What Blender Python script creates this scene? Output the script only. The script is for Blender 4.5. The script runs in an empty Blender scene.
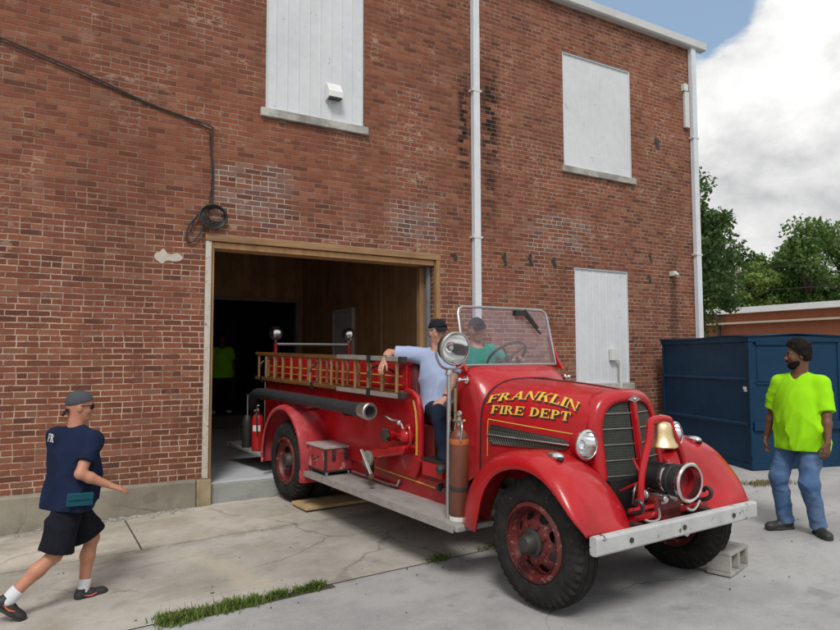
import bpy, bmesh, math, random
import numpy as np
from mathutils import Matrix, Vector
random.seed(7); RNG = np.random.RandomState(11)
scene = bpy.context.scene
COL = scene.collection
PI = math.pi
def R(a): return math.radians(a)
def lerp(a, b, t): return a + (b - a) * t
def interp(x, xs, ys): return float(np.interp(x, xs, ys))
def smst(t):
    t = max(0.0, min(1.0, t)); return t * t * (3 - 2 * t)

# ------------------------------------------------------------------ ground shape
GX = [-8, -2, 0, 2.2, 3.3, 4, 5.2, 6.9, 9, 12, 30]
GZ = [-.3, -.2, -.13, -.05, -.02, 0.0, .02, .15, .19, .25, .3]
def ground_z(X, Y):
    return interp(X, GX, GZ) + .12 * smst((Y - 5.6) / 2.85) * (1 - .3 * smst((X - 2) / 2))

# ------------------------------------------------------------------ objects
def props(o, label=None, cat=None, group=None, kind=None):
    if label: o['label'] = label
    if cat: o['category'] = cat
    if group: o['group'] = group
    if kind: o['kind'] = kind
    return o
def thing(name, label, cat, base=(0, 0, 0), frame=None, group=None, rotz=0.0):
    o = bpy.data.objects.new(name, None); COL.objects.link(o)
    o.empty_display_size = .1
    m = Matrix.Translation(Vector(base)) @ Matrix.Rotation(rotz, 4, 'Z')
    if frame is not None: m = frame @ m
    o.matrix_world = m
    return props(o, label, cat, group)
def copy_tree(o, parent=None):
    c = o.copy(); COL.objects.link(c)
    if parent is not None: c.parent = parent
    for ch in [q for q in COL.objects if q.parent == o]: copy_tree(ch, c)
    return c

class MB:
    """collects shapes, builds ONE mesh object; off = base of the thing, so shapes can be given in frame coordinates"""
    def __init__(s, off=(0, 0, 0)):
        s.v = []; s.f = []; s.off = np.array(off, float)
    def add(s, vs, fs):
        n = len(s.v); s.v.extend([tuple(map(float, p)) for p in vs]); s.f.extend([tuple(i + n for i in f) for f in fs]); return s
    def box(s, c, size, rot=None, taper=1.0):
        x, y, z = [q / 2 for q in size]
        P = [(-x, -y, -z), (x, -y, -z), (x, y, -z), (-x, y, -z), (-x * taper, -y * taper, z), (x * taper, -y * taper, z), (x * taper, y * taper, z), (-x * taper, y * taper, z)]
        if rot is not None:
            P = [tuple(rot @ Vector(p)) for p in P]
        P = [(p[0] + c[0], p[1] + c[1], p[2] + c[2]) for p in P]
        return s.add(P, [(0, 3, 2, 1), (4, 5, 6, 7), (0, 1, 5, 4), (1, 2, 6, 5), (2, 3, 7, 6), (3, 0, 4, 7)])
    def span(s, a, b):
        return s.box([(a[i] + b[i]) / 2 for i in range(3)], [abs(b[i] - a[i]) for i in range(3)])
    def bar(s, a, b, w, h, up=(0, 0, 1)):
        a = Vector(a); b = Vector(b); d = (b - a); L = d.length; d.normalize()
        u = Vector(up); sd = d.cross(u)
        if sd.length < 1e-4: sd = d.cross(Vector((1, 0, 0)))
        sd.normalize(); u = sd.cross(d)
        m = Matrix((d, sd, u)).transposed()
        return s.box((a + b) / 2, (L, w, h), m)
    def rings(s, rings, cap0=True, cap1=True, closed=True):
        n = len(rings[0]); vs = [p for r in rings for p in r]; fs = []
        for i in range(len(rings) - 1):
            for j in range(n if closed else n - 1):
                k = (j + 1) % n
                fs.append((i * n + j, i * n + k, (i + 1) * n + k, (i + 1) * n + j))
        if cap0 and closed: fs.append(tuple(range(n - 1, -1, -1)))
        if cap1 and closed: fs.append(tuple((len(rings) - 1) * n + j for j in range(n)))
        return s.add(vs, fs)
    def cyl(s, a, b, r0, r1=None, seg=16, caps=True):
        if r1 is None: r1 = r0
        return s.lathe([(r0, 0), (r1, (Vector(b) - Vector(a)).length)], a, Vector(b) - Vector(a), seg, caps)
    def lathe(s, prof, org, axis=(0, 0, 1), seg=24, caps=True):
        ax = Vector(axis).normalized(); t = Vector((1, 0, 0)) if abs(ax.x) < .9 else Vector((0, 1, 0))
        e1 = ax.cross(t).normalized(); e2 = ax.cross(e1); o = Vector(org); rs = []
        for r, h in prof:
            r = max(r, 1e-4)
            rs.append([o + ax * h + (e1 * math.cos(2 * PI * j / seg) + e2 * math.sin(2 * PI * j / seg)) * r for j in range(seg)])
        return s.rings(rs, caps, caps)
    def tube(s, pts, r, seg=10, closed=False, caps=True):
        P = [Vector(p) for p in pts]; n = len(P); rs = []; prev = None
        for i in range(n):
            if closed: d = P[(i + 1) % n] - P[i - 1]
            else: d = P[min(i + 1, n - 1)] - P[max(i - 1, 0)]
            d.normalize()
            if prev is None:
                t = Vector((0, 0, 1)) if abs(d.z) < .9 else Vector((1, 0, 0)); e1 = d.cross(t).normalized()
            else:
                e1 = (prev - d * prev.dot(d)).normalized()
            prev = e1; e2 = d.cross(e1); rr = r[i] if isinstance(r, (list, tuple)) else r
            rs.append([P[i] + (e1 * math.cos(2 * PI * j / seg) + e2 * math.sin(2 * PI * j / seg)) * rr for j in range(seg)])
        if closed: rs.append(rs[0]); return s.rings(rs, False, False)
        return s.rings(rs, caps, caps)
    def grid(s, nu, nv, fn, flip=False, skip=None):
        vs = [fn(i / nu, j / nv) for i in range(nu + 1) for j in range(nv + 1)]; fs = []; w = nv + 1
        for i in range(nu):
            for j in range(nv):
                if skip and skip((i + .5) / nu, (j + .5) / nv): continue
                q = (i * w + j, i * w + j + 1, (i + 1) * w + j + 1, (i + 1) * w + j)
                fs.append(q[::-1] if flip else q)
        return s.add(vs, fs)
    def ball(s, c, r, seg=16, n=10, sc=(1, 1, 1)):
        rs = []
        for i in range(n + 1):
            t = PI * i / n
            rs.append([(c[0] + max(r * math.sin(t), 1e-4) * math.cos(2 * PI * j / seg) * sc[0], c[1] + max(r * math.sin(t), 1e-4) * math.sin(2 * PI * j / seg) * sc[1], c[2] - r * math.cos(t) * sc[2]) for j in range(seg)])
        return s.rings(rs)
    def prism(s, poly, axis, a, b):
        """polygon in the two other axes, extruded along axis from a to b"""
        def mk(p, t):
            q = [p[0], p[1]]; q.insert(axis, t); return tuple(q)
        n = len(poly); vs = [mk(p, a) for p in poly] + [mk(p, b) for p in poly]
        fs = [tuple(range(n)), tuple(range(2 * n - 1, n - 1, -1))] + [(i, i + n, (i + 1) % n + n, (i + 1) % n) for i in range(n)]
        return s.add(vs, fs)
    def build(s, name, mat, parent=None, smooth=35, bevel=0, label=None, solid=0, fix=True, sub=0):
        me = bpy.data.meshes.new(name)
        V = np.array(s.v, float) - s.off
        me.from_pydata(V.tolist(), [], s.f); me.update()
        if fix:
            bm = bmesh.new(); bm.from_mesh(me)
            bmesh.ops.remove_doubles(bm, verts=bm.verts, dist=1e-5)
            bmesh.ops.recalc_face_normals(bm, faces=bm.faces); bm.to_mesh(me); bm.free()
        if smooth:
            me.shade_smooth()
            try: me.set_sharp_from_angle(angle=R(smooth))
            except Exception: pass
        me.materials.append(mat)
        o = bpy.data.objects.new(name, me); COL.objects.link(o)
        if parent is not None: o.parent = parent
        if solid:
            m = o.modifiers.new('Solid', 'SOLIDIFY'); m.thickness = solid; m.offset = -1
        if sub:
            m = o.modifiers.new('Sub', 'SUBSURF'); m.levels = sub; m.render_levels = sub
        if bevel:
            m = o.modifiers.new('Bevel', 'BEVEL'); m.width = bevel; m.segments = 2; m.limit_method = 'ANGLE'; m.angle_limit = R(40); m.use_clamp_overlap = True
        if label: o['label'] = label
        return o

def catmull(pts, n):
    P = [Vector(p) for p in pts]; out = []
    for k in range(n + 1):
        t = k / n * (len(P) - 1); i = min(int(t), len(P) - 2); f = t - i
        p0 = P[i - 1] if i > 0 else P[i] * 2 - P[i + 1]; p1 = P[i]; p2 = P[i + 1]
        p3 = P[i + 2] if i + 2 < len(P) else P[i + 1] * 2 - P[i]
        out.append(.5 * ((2 * p1) + (-p0 + p2) * f + (2 * p0 - 5 * p1 + 4 * p2 - p3) * f * f + (-p0 + 3 * p1 - 3 * p2 + p3) * f ** 3))
    return out

# ------------------------------------------------------------------ node helpers
class S_:
    """a socket wrapper with arithmetic"""
    def __init__(s, t, sock): s.t = t; s.s = sock
    def _m(s, op, o=None, o2=None):
        n = s.t.nodes.new('ShaderNodeMath'); n.operation = op
        for i, q in enumerate((s, o, o2)):
            if q is None: continue
            if isinstance(q, S_): s.t.links.new(q.s, n.inputs[i])
            else: n.inputs[i].default_value = q
        return S_(s.t, n.outputs[0])
    def __add__(s, o): return s._m('ADD', o)
    __radd__ = __add__
    def __sub__(s, o): return s._m('SUBTRACT', o)
    def __rsub__(s, o): return (s * -1.0) + o
    def __mul__(s, o): return s._m('MULTIPLY', o)
    __rmul__ = __mul__
    def __truediv__(s, o): return s._m('DIVIDE', o)
    def floor(s): return s._m('FLOOR')
    def fract(s): return s._m('FRACT')
    def abs(s): return s._m('ABSOLUTE')
    def min(s, o): return s._m('MINIMUM', o)
    def max(s, o): return s._m('MAXIMUM', o)
    def lt(s, o): return s._m('LESS_THAN', o)
    def gt(s, o): return s._m('GREATER_THAN', o)
    def mod(s, o): return s._m('FLOORED_MODULO', o)
    def pow(s, o): return s._m('POWER', o)
    def sin(s): return s._m('SINE')
    def clamp(s): return s._m('MINIMUM', 1.0)._m('MAXIMUM', 0.0)
    def step(s, a, b):
        n = s.t.nodes.new('ShaderNodeMapRange'); n.interpolation_type = 'SMOOTHSTEP'
        s.t.links.new(s.s, n.inputs[0]); n.inputs[1].default_value = a; n.inputs[2].default_value = b
        return S_(s.t, n.outputs[0])
class NT:
    def __init__(s, tree): s.t = tree
    def n(s, typ, **kw):
        n = s.t.nodes.new(typ)
        for k, v in kw.items(): setattr(n, k, v)
        return n
    def link(s, a, b): s.t.links.new(a.s if isinstance(a, S_) else a, b)
    def setin(s, node, name, v):
        i = node.inputs[name]
        if isinstance(v, S_): s.t.links.new(v.s, i)
        elif hasattr(v, 'is_output'): s.t.links.new(v, i)
        else: i.default_value = v
    def coord(s, kind='Object'): return s.n('ShaderNodeTexCoord').outputs[kind]
    def xyz(s, vec):
        n = s.n('ShaderNodeSeparateXYZ'); s.t.links.new(vec, n.inputs[0]); return [S_(s.t, q) for q in n.outputs]
    def comb(s, x, y, z=0.0):
        n = s.n('ShaderNodeCombineXYZ')
        for i, q in enumerate((x, y, z)):
            if isinstance(q, S_): s.t.links.new(q.s, n.inputs[i])
            else: n.inputs[i].default_value = q
        return n.outputs[0]
    def noise(s, vec, scale, detail=4, rough=.55, dist=0.0, out='Fac'):
        n = s.n('ShaderNodeTexNoise'); s.t.links.new(vec, n.inputs['Vector'])
        n.inputs['Scale'].default_value = scale; n.inputs['Detail'].default_value = detail; n.inputs['Roughness'].default_value = rough; n.inputs['Distortion'].default_value = dist
        return S_(s.t, n.outputs[out])
    def white(s, vec):
        n = s.n('ShaderNodeTexWhiteNoise', noise_dimensions='3D'); s.t.links.new(vec, n.inputs[0]); return S_(s.t, n.outputs[0])
    def voro(s, vec, scale, feature='F1'):
        n = s.n('ShaderNodeTexVoronoi', feature=feature); s.t.links.new(vec, n.inputs['Vector']); n.inputs['Scale'].default_value = scale
        return S_(s.t, n.outputs[0])
    def scale(s, vec, v):
        n = s.n('ShaderNodeMapping'); s.t.links.new(vec, n.inputs[0]); n.inputs['Scale'].default_value = v; return n.outputs[0]
    def ramp(s, fac, stops, interp='LINEAR'):
        n = s.n('ShaderNodeValToRGB'); n.color_ramp.interpolation = interp
        e = n.color_ramp.elements
        while len(e) < len(stops): e.new(.5)
        for q, (p, c) in zip(e, stops): q.position = p; q.color = (*c, 1)
        s.link(fac, n.inputs[0]); return n.outputs[0]
    def mix(s, fac, a, b, mode='MIX'):
        n = s.n('ShaderNodeMix', data_type='RGBA', blend_type=mode)
        for q, i in ((fac, 0), (a, 6), (b, 7)):
            if isinstance(q, S_): s.t.links.new(q.s, n.inputs[i])
            elif hasattr(q, 'is_output'): s.t.links.new(q, n.inputs[i])
            elif i == 0: n.inputs[0].default_value = q
            else: n.inputs[i].default_value = (*q, 1)
        return n.outputs[2]
    def bump(s, h, strength=.3, dist=.01, nrm=None):
        n = s.n('ShaderNodeBump'); s.link(h, n.inputs['Height']); n.inputs['Strength'].default_value = strength; n.inputs['Distance'].default_value = dist
        if nrm is not None: s.t.links.new(nrm, n.inputs['Normal'])
        return n.outputs[0]
def newmat(name):
    m = bpy.data.materials.new(name); m.use_nodes = True
    t = m.node_tree; b = t.nodes['Principled BSDF']; return m, NT(t), b
def setb(N, b, **kw):
    for k, v in kw.items():
        nm = {'color': 'Base Color', 'rough': 'Roughness', 'metal': 'Metallic', 'normal': 'Normal', 'coat': 'Coat Weight', 'coatr': 'Coat Roughness', 'spec': 'Specular IOR Level', 'sss': 'Subsurface Weight', 'trans': 'Transmission Weight', 'alpha': 'Alpha', 'sheen': 'Sheen Weight'}[k]
        i = b.inputs[nm]
        if isinstance(v, S_): N.t.links.new(v.s, i)
        elif hasattr(v, 'is_output'): N.t.links.new(v, i)
        elif k == 'color': i.default_value = (*v, 1)
        else: i.default_value = v
def mul(c, k): return tuple(min(1, q * k) for q in c)

def mat_worn(name, c, c2=None, rough=.5, scale=6, metal=0.0, coat=0.0, bump=.0, bscale=60, amt=.55, spec=.5, c3=None, amt3=.0, s3=22):
    """uneven colour: c with patches of c2 and small marks of c3"""
    m, N, b = newmat(name); v = N.coord()
    c2 = c2 or mul(c, .6)
    f = N.noise(v, scale, 6, .62).step(.38, .70) * amt
    col = N.mix(f, c, c2)
    fine = N.noise(v, scale * 9, 3, .6)
    col = N.mix(fine.step(.3, .8) * .22, col, mul(c2, .8))
    if c3 is not None:
        g = N.noise(v, s3, 5, .7).step(.62 - amt3, .68 - amt3)
        col = N.mix(g, col, c3)
    rr = N.noise(v, scale * 2.3, 5) * .34 + (rough - .17)
    setb(N, b, color=col, rough=rr.clamp(), metal=metal, coat=coat, spec=spec)
    if bump: setb(N, b, normal=N.bump(N.noise(v, bscale, 4), bump, .004))
    return m
# ------------------------------------------------------------------ camera, light, sky
CAM = Matrix(((0.8554481383, -0.0309193514, -0.5169646761, 0), (-0.5178818947, -0.0561076908, -0.8536101395, 0), (-0.0026126221, 0.9979458506, -0.064009792, 1.82), (0, 0, 0, 1)))
cd = bpy.data.cameras.new('camera'); cam = bpy.data.objects.new('camera', cd); COL.objects.link(cam)
cam.matrix_world = CAM; cd.sensor_width = 36; cd.lens = 679 / 840 * 36; cd.clip_end = 3000; cd.clip_start = .05
scene.camera = cam
vs_ = scene.view_settings; vs_.view_transform = 'Standard'; vs_.look = 'None'; vs_.exposure = 0; vs_.gamma = 1
SUN_EL, SUN_AZ = R(50), R(-122)          # azimuth measured from +X towards +Y, where the sun stands
sd = bpy.data.lights.new('sun', 'SUN'); so = bpy.data.objects.new('sun', sd); COL.objects.link(so)
sdir = Vector((math.cos(SUN_EL) * math.cos(SUN_AZ), math.cos(SUN_EL) * math.sin(SUN_AZ), math.sin(SUN_EL)))
so.rotation_euler = sdir.to_track_quat('Z', 'Y').to_euler(); so.location = (0, -5, 20)
sd.energy = 2.15; sd.angle = R(16); sd.color = (1.0, .955, .89)

W = bpy.data.worlds.new('World'); scene.world = W; W.use_nodes = True
T = W.node_tree; N = NT(T); bg = T.nodes['Background']
sky = N.n('ShaderNodeTexSky', sky_type='NISHITA'); sky.sun_disc = False
sky.sun_elevation = SUN_EL; sky.sun_rotation = PI / 2 - SUN_AZ
dv = N.coord('Generated'); x, y, z = N.xyz(dv)
zz = z.max(0.02)
pl = N.comb(x * 1.75, y * 1.75, z * 2.7)          # clouds a little flatter than they are wide
big = N.noise(pl, 1.5, 7, .55, .2); puff = N.noise(pl, 5.2, 8, .56, .25)
def dircap(d, r0, r1):
    d = Vector(d).normalized()
    dot = x * d.x + y * d.y + z * d.z
    return dot.step(math.cos(r1), math.cos(r0))
# blue gap over the roof and elsewhere, a cumulus bank to the right of the building
gap = dircap((0.80, .62, .60), R(.5), R(9.6))
gap2 = dircap((-.5, -.6, .6), R(5), R(26))
bank = dircap((.93, .29, .34), R(6), R(18))
den = big * .70 + puff * .44 + .21 - gap * .40 - gap2 * .22 + bank * .12
mask = den.step(.555, .66)
shade = N.noise(pl, 2.6, 7, .56, .3)
# cumulus: bright tops, grey undersides
low = z.step(.36, .16)
lum = (den.step(.60, .90) * .30 + shade.step(.36, .62) * .55 + (puff - .5) * 1.1)
lum = (lum - low * .22 + bank * z.step(.22, .40) * .42).clamp()
cc = N.ramp(lum, [(0.0, (5.6, 5.65, 5.75)), (.42, (7.8, 7.8, 7.8)), (1.0, (11.2, 11.1, 10.9))])
skyc = N.mix(.5, sky.outputs[0], (4.6, 6.4, 8.6))
mixc = N.mix(mask, skyc, cc)
T.links.new(mixc, bg.inputs['Color']); bg.inputs['Strength'].default_value = .10
scene.cycles.max_bounces = 7; scene.cycles.diffuse_bounces = 4; scene.cycles.glossy_bounces = 3; scene.cycles.transmission_bounces = 4; scene.cycles.transparent_max_bounces = 8; scene.cycles.caustics_reflective = False; scene.cycles.caustics_refractive = False

# ------------------------------------------------------------------ materials
def mat_brick(name):
    m, N, b = newmat(name); P = N.coord(); x, y, z = N.xyz(P)
    wob = N.noise(P, .9, 2) * .05 + N.noise(P, 9, 3) * .016
    u = x + y + wob; v = z + wob * .55
    CH = .0678
    row = (v / CH).floor(); fr = (v / CH).fract()
    head = row.mod(6.0).lt(.5)
    L = head * -.107 + .213
    uo = u / L + row.mod(2.0) * .5 + N.white(N.comb(row, 3.0)) * .12
    col = uo.floor(); fu = uo.fract()
    dist = (fu.min(fu * -1 + 1) * L).min(fr.min(fr * -1 + 1) * CH) + (N.noise(P, 55, 3) - .5) * .008 + (N.noise(P, 4, 4) - .5) * .007
    face = dist.step(.0035, .0082)
    rnd = N.white(N.comb(col, row)); rnd2 = N.white(N.comb(col, row, 7.0)); rnd3 = N.white(N.comb(col, row, 3.0))
    base = N.ramp(rnd, [(0.0, (.10, .046, .035)), (.12, (.155, .062, .042)), (.45, (.20, .076, .047)), (.75, (.235, .090, .053)), (.93, (.285, .125, .075)), (1.0, (.20, .105, .072))])
    cloud = N.noise(P, .55, 5, .6)
    base = N.mix(cloud.step(.42, .72) * .5, base, (.30, .095, .047))
    grime = N.noise(N.scale(P, (1, 1, .45)), .8, 6, .65).step(.5, .74)
    base = N.mix(grime * .62, base, (.095, .046, .030))
    tex = N.noise(P, 45, 5, .7)
    base = N.mix(tex.step(.35, .75) * .35, base, (.10, .045, .033))
    base = N.mix(tex.step(.6, .78) * .28, base, (.46, .24, .16)); base = N.mix(N.noise(N.scale(P, (5, 5, 11)), 1.0, 5, .7).step(.5, .72) * .4, base, (.34, .155, .105))
    # mortar: bright and cleanly pointed low on the left, worn and dark further up
    mz = N.noise(P, .5, 4) * 2.6 + z - 1.3
    fresh = mz.step(4.6, 2.0)
    right = x.step(5.2, 7.5)
    mort = N.mix(fresh, (.22, .125, .088), (.54, .40, .315))
    mort = N.mix(right * .75, mort, (.36, .26, .21))
    mort = N.mix(N.noise(P, 3.3, 6, .7).step(.40, .62) * .8, mort, (.19, .105, .08))
    def box(cx, cz, rx, rz, soft, nz=.5):
        q = ((x - cx).abs() / rx).max((z - cz).abs() / rz) + (N.noise(P, 2.6, 6, .65) - .5) * nz * 2.2
        return q.step(1.0 + soft, 1.0 - soft)
    # older grey bricks laid with pale mortar round the door head
    gp = (box(2.55, 3.92, .62, .40, .12) * x.gt(2.12)).max(box(5.0, 3.82, .42, .30, .25)).max(box(7.9, 3.9, .75, .32, .3, .9))
    base = N.mix(gp * rnd2.step(.2, .5) * .65, base, N.ramp(rnd3, [(0, (.10, .072, .075)), (.5, (.19, .12, .105)), (1, (.26, .17, .14))]))
    mort = N.mix(gp * N.noise(P, 4, 4).step(.35, .6), mort, (.46, .42, .38))
    # spalled and lime-marked bricks
    sp = N.noise(P, 1.1, 5, .65).step(.46, .62) * z.step(1.6, 4.0)
    chip = (N.noise(N.scale(P, (7, 7, 13)), 1.0, 5, .72) + rnd2 * .16).step(.645, .71) * sp
    base = N.mix(chip * .6, base, (.50, .345, .25))
    mort = N.mix(sp * .5, mort, (.42, .33, .27))
    eff = N.noise(P, 2.3, 6, .7).step(.60, .76)
    base = N.mix(eff * .34, base, (.50, .36, .29))
    # damp, black bricks beside the downspout
    wet = (box(6.43, 5.70, .15, .80, .7, .8).max(box(5.9, 5.4, .08, .7, .8, .8))).max(box(6.4, 4.55, .12, .7, .8, 1.0) * .7) * rnd3.step(.12, .5) * N.noise(P, 8, 4).step(.26, .46)
    base = N.mix(wet * .92, base, (.012, .010, .010)); mort = N.mix(wet * .6, mort, (.05, .04, .035))
    run = box(10.72, 2.9, .10, .75, .6, .7).max(box(1.1, 3.6, .30, 1.5, .9, .9) * .45)
    base = N.mix(run * .7, base, (.065, .03, .022)); mort = N.mix(run * .6, mort, (.11, .07, .055))
    foot = z.step(.75, .38)
    base = N.mix(foot * .35 * N.noise(P, 3, 4).step(.4, .65), base, (.13, .10, .08))
    colr = N.mix(face, mort, base)
    hgt = face * .8 + tex * .25 - chip * .5
    setb(N, b, color=colr, rough=.92, spec=.08, normal=N.bump(hgt, .75, .008))
    return m
def mat_concrete(name, c, c2, rough=.9, scale=1.0, crack=.6, yellow=.0, speck=.5, blotk=.28, wallstain=0.0):
    m, N, b = newmat(name); P = N.coord(); x, y, z = N.xyz(P)
    n1 = N.noise(P, .7 * scale, 7, .62); n2 = N.noise(P, 5 * scale, 6, .65); n3 = N.noise(P, 70, 3, .7)
    col = N.mix(n1.step(.36, .66), c, c2)
    col = N.mix(n2.step(.45, .75) * .45, col, mul(c2, .72))
    col = N.mix(N.noise(N.scale(P, (.5, 1.6, 1)), 1.3 * scale, 6, .7).step(.52, .72) * .4, col, mul(c, 1.18))
    if yellow:
        col = N.mix(N.noise(P, 1.4, 5, .6).step(.55, .74) * yellow, col, (.40, .33, .21))
    sp = N.noise(P, 130, 3, .75).step(.54, .66)
    col = N.mix(sp * speck * .5, col, mul(c2, .45)); col = N.mix(n3.step(.42, .30) * speck * .4, col, mul(c, 1.35))
    st = N.voro(N.n('ShaderNodeTexCoord').outputs['Object'], .55)
    blot = N.noise(P, 2.2, 3, .5).step(.66, .72)
    col = N.mix(blot * blotk, col, mul(c2, .4))
    if wallstain:
        ws_ = y.step(7.55, 8.35) * x.step(1.3, -.6) * N.noise(P, 2.4, 6, .65).step(.30, .55)
        col = N.mix(ws_ * wallstain, col, (.105, .10, .075))
        ws2 = N.noise(N.scale(P, (.8, 2.2, 1)), .9, 6, .65).step(.52, .62) * x.step(2.6, .6)
        col = N.mix(ws2 * wallstain * .45, col, (.20, .18, .125))
        edge = (y - 7.11).abs().step(.16, .0) * N.noise(P, 3, 5, .7).step(.40, .62)
        col = N.mix(edge * .55, col, (.17, .16, .13))
        ch = ((x - 1.75 + (y - 6) * .22).abs() + (N.noise(P, 5, 4) - .5) * .35).step(.16, .02) * y.step(7.0, 6.5) * y.step(5.4, 5.7)
        col = N.mix(ch * .32, col, (.52, .46, .32))
    if crack:
        nv = N.n('ShaderNodeTexNoise'); N.t.links.new(P, nv.inputs['Vector']); nv.inputs['Scale'].default_value = 1.6; nv.inputs['Detail'].default_value = 6
        va = N.n('ShaderNodeVectorMath', operation='MULTIPLY_ADD'); N.t.links.new(nv.outputs['Color'], va.inputs[0]); va.inputs[1].default_value = (.7, .7, .0); N.t.links.new(P, va.inputs[2])
        cr = N.voro(va.outputs[0], .42, 'DISTANCE_TO_EDGE').step(.006, .001) * N.noise(P, .5, 3).step(.42, .56)
        col = N.mix(cr * crack, col, (.055, .05, .042))
        hh = n3 * .5 + n2 * .5 - cr
    else: hh = n3 * .5 + n2 * .5
    setb(N, b, color=col, rough=rough, spec=.12, normal=N.bump(hh, .6, .006))
    return m
def mat_red(name, c=(.43, .0050, .0105), rough=.27, fade=.14, coat=.30, pink=(.46, .045, .055)):
    m, N, b = newmat(name); P = N.coord(); x, y, z = N.xyz(P)
    f = N.noise(P, 2.2, 6, .62)
    col = N.mix(f.step(.38, .64) * fade, c, pink); col = N.mix(N.noise(P, 14, 6, .72).step(.50, .66) * f.step(.4, .55) * fade * .8, col, mul(pink, 1.15))
    col = N.mix(N.noise(P, 1.3, 6, .65).step(.46, .68) * .6, col, mul(c, .55)); col = N.mix(N.noise(P, 8.5, 6, .7).step(.55, .72) * .35, col, (.20, .018, .018))
    nrm = N.n('ShaderNodeNewGeometry'); nz = N.xyz(nrm.outputs['Normal'])[2]
    dust = (nz.step(.3, .95) * N.noise(P, 7, 5, .65).step(.35, .75))
    col = N.mix(dust * .10, col, (.42, .16, .14))
    sc = N.noise(N.scale(P, (3, 3, 14)), 5, 6, .75).step(.69, .73)
    col = N.mix(sc * .5, col, (.16, .02, .018))
    grime = (z.step(.78, .45)) * N.noise(P, 9, 4).step(.3, .7)
    col = N.mix(grime * .35, col, (.10, .035, .028))
    rr = N.noise(P, 5, 6, .65) * .62 + (rough - .28) + dust * .1
    setb(N, b, color=col, rough=rr.clamp(), coat=coat, spec=.32, normal=N.bump(N.noise(P, 3.2, 3), .06, .02)); b.inputs['Coat Roughness'].default_value = .09
    return m
def mat_chrome(name, c=(.72, .73, .74), rough=.16):
    m, N, b = newmat(name); P = N.coord()
    setb(N, b, color=N.mix(N.noise(P, 24, 5).step(.5, .8) * .35, c, mul(c, .55)), metal=1.0, rough=(N.noise(P, 18, 4) * .25 + rough - .08).clamp())
    return m
def mat_wood(name, c, c2, axis='X', rough=.55, scale=1.0, knots=0.0, coat=0.0):
    m, N, b = newmat(name); P = N.coord()
    st = {'X': (1.2, 22, 22), 'Z': (22, 22, 1.2), 'Y': (22, 1.2, 22)}[axis]
    g = N.noise(N.scale(P, tuple(q * scale for q in st)), 1.0, 6, .65, .6)
    col = N.mix(g.step(.3, .72), c, c2)
    col = N.mix(N.noise(P, 2.5, 5).step(.42, .75) * .45, col, mul(c2, .55))
    setb(N, b, color=col, rough=rough, coat=coat, normal=N.bump(g, .2, .004))
    return m
def mat_cloth(name, c, amt=.25, rough=.95, sheen=.0, fine=220, c2=None, lo=.7):
    m, N, b = newmat(name); P = N.coord()
    col = N.mix(N.noise(P, 6, 5).step(.35, .7) * amt, c, c2 or mul(c, lo))
    col = N.mix(N.noise(P, fine, 2).step(.3, .75) * amt * .6, col, mul(c, .72))
    setb(N, b, color=col, rough=rough, spec=.15, sheen=sheen, normal=N.bump(N.noise(P, 30, 4) + N.noise(P, fine, 2) * .4, .22, .004))
    return m
def mat_skin(name, c, c2):
    m, N, b = newmat(name); P = N.coord()
    col = N.mix(N.noise(P, 12, 5).step(.35, .72) * .6, c, c2)
    setb(N, b, color=col, rough=.52, spec=.4, sss=.08); b.inputs['Subsurface Radius'].default_value = (.02, .008, .005)
    b.inputs['Subsurface Scale'].default_value = .3
    return m
def mat_glass(name, tint=(.93, .95, .97), op=.13, rough=.02, dirt=.12):
    """a pane: mostly see-through, with reflections and a film of dirt"""
    m, N, b = newmat(name); P = N.coord(); t = N.t; out = t.nodes['Material Output']
    setb(N, b, color=(.55, .52, .58), rough=rough, spec=.6)
    tr = N.n('ShaderNodeBsdfTransparent'); tr.inputs[0].default_value = (*tint, 1)
    mx = N.n('ShaderNodeMixShader'); fac = (N.noise(P, 9, 5, .65).step(.35, .8) * dirt + op).clamp()
    lw = N.n('ShaderNodeLayerWeight'); lw.inputs[0].default_value = .32
    fac = (fac + S_(t, lw.outputs['Fresnel']) * .12).clamp()
    t.links.new(fac.s, mx.inputs[0]); t.links.new(tr.outputs[0], mx.inputs[1]); t.links.new(b.outputs[0], mx.inputs[2]); t.links.new(mx.outputs[0], out.inputs[0])
    return m
M = {}
M['brick'] = mat_brick('brick')
M['plinth'] = mat_concrete('plinth_concrete', (.33, .30, .24), (.20, .18, .145), crack=.3)
M['stone'] = mat_concrete('stone_block', (.40, .32, .20), (.22, .18, .12), scale=3, crack=0)
M['apron'] = mat_concrete('apron_concrete', (.54, .505, .445), (.37, .345, .295), crack=.3, yellow=.35, speck=.5, wallstain=.85)
M['old_concrete'] = mat_concrete('old_concrete', (.46, .44, .40), (.30, .288, .258), crack=.32, yellow=.5, speck=.8, wallstain=.85)
M['asphalt'] = mat_concrete('asphalt', (.40, .40, .40), (.30, .302, .305), crack=.25, speck=.9)
M['floor_paint'] = mat_concrete('grey_floor_paint', (.62, .65, .69), (.52, .55, .58), rough=.5, crack=0, speck=.1)
M['step_face'] = mat_concrete('step_concrete', (.37, .38, .36), (.25, .26, .25), crack=.3)
M['sheet'] = mat_worn('white_sheet_metal', (.64, .665, .69), (.54, .565, .59), .5, 1.2, amt=.6, c3=(.40, .42, .43), amt3=-.02, s3=5, spec=.3)
M['sill'] = mat_concrete('sill_stone', (.50, .49, .45), (.24, .23, .21), scale=3, crack=0)
M['gutter'] = mat_worn('painted_gutter', (.62, .64, .64), (.50, .52, .52), .5, 2)
M['spout'] = mat_worn('white_downspout', (.70, .74, .78), (.60, .63, .66), .45, 3)
M['trim_wood'] = mat_wood('door_trim_wood', (.36, .205, .095), (.22, .12, .055), 'X', .75)
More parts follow.
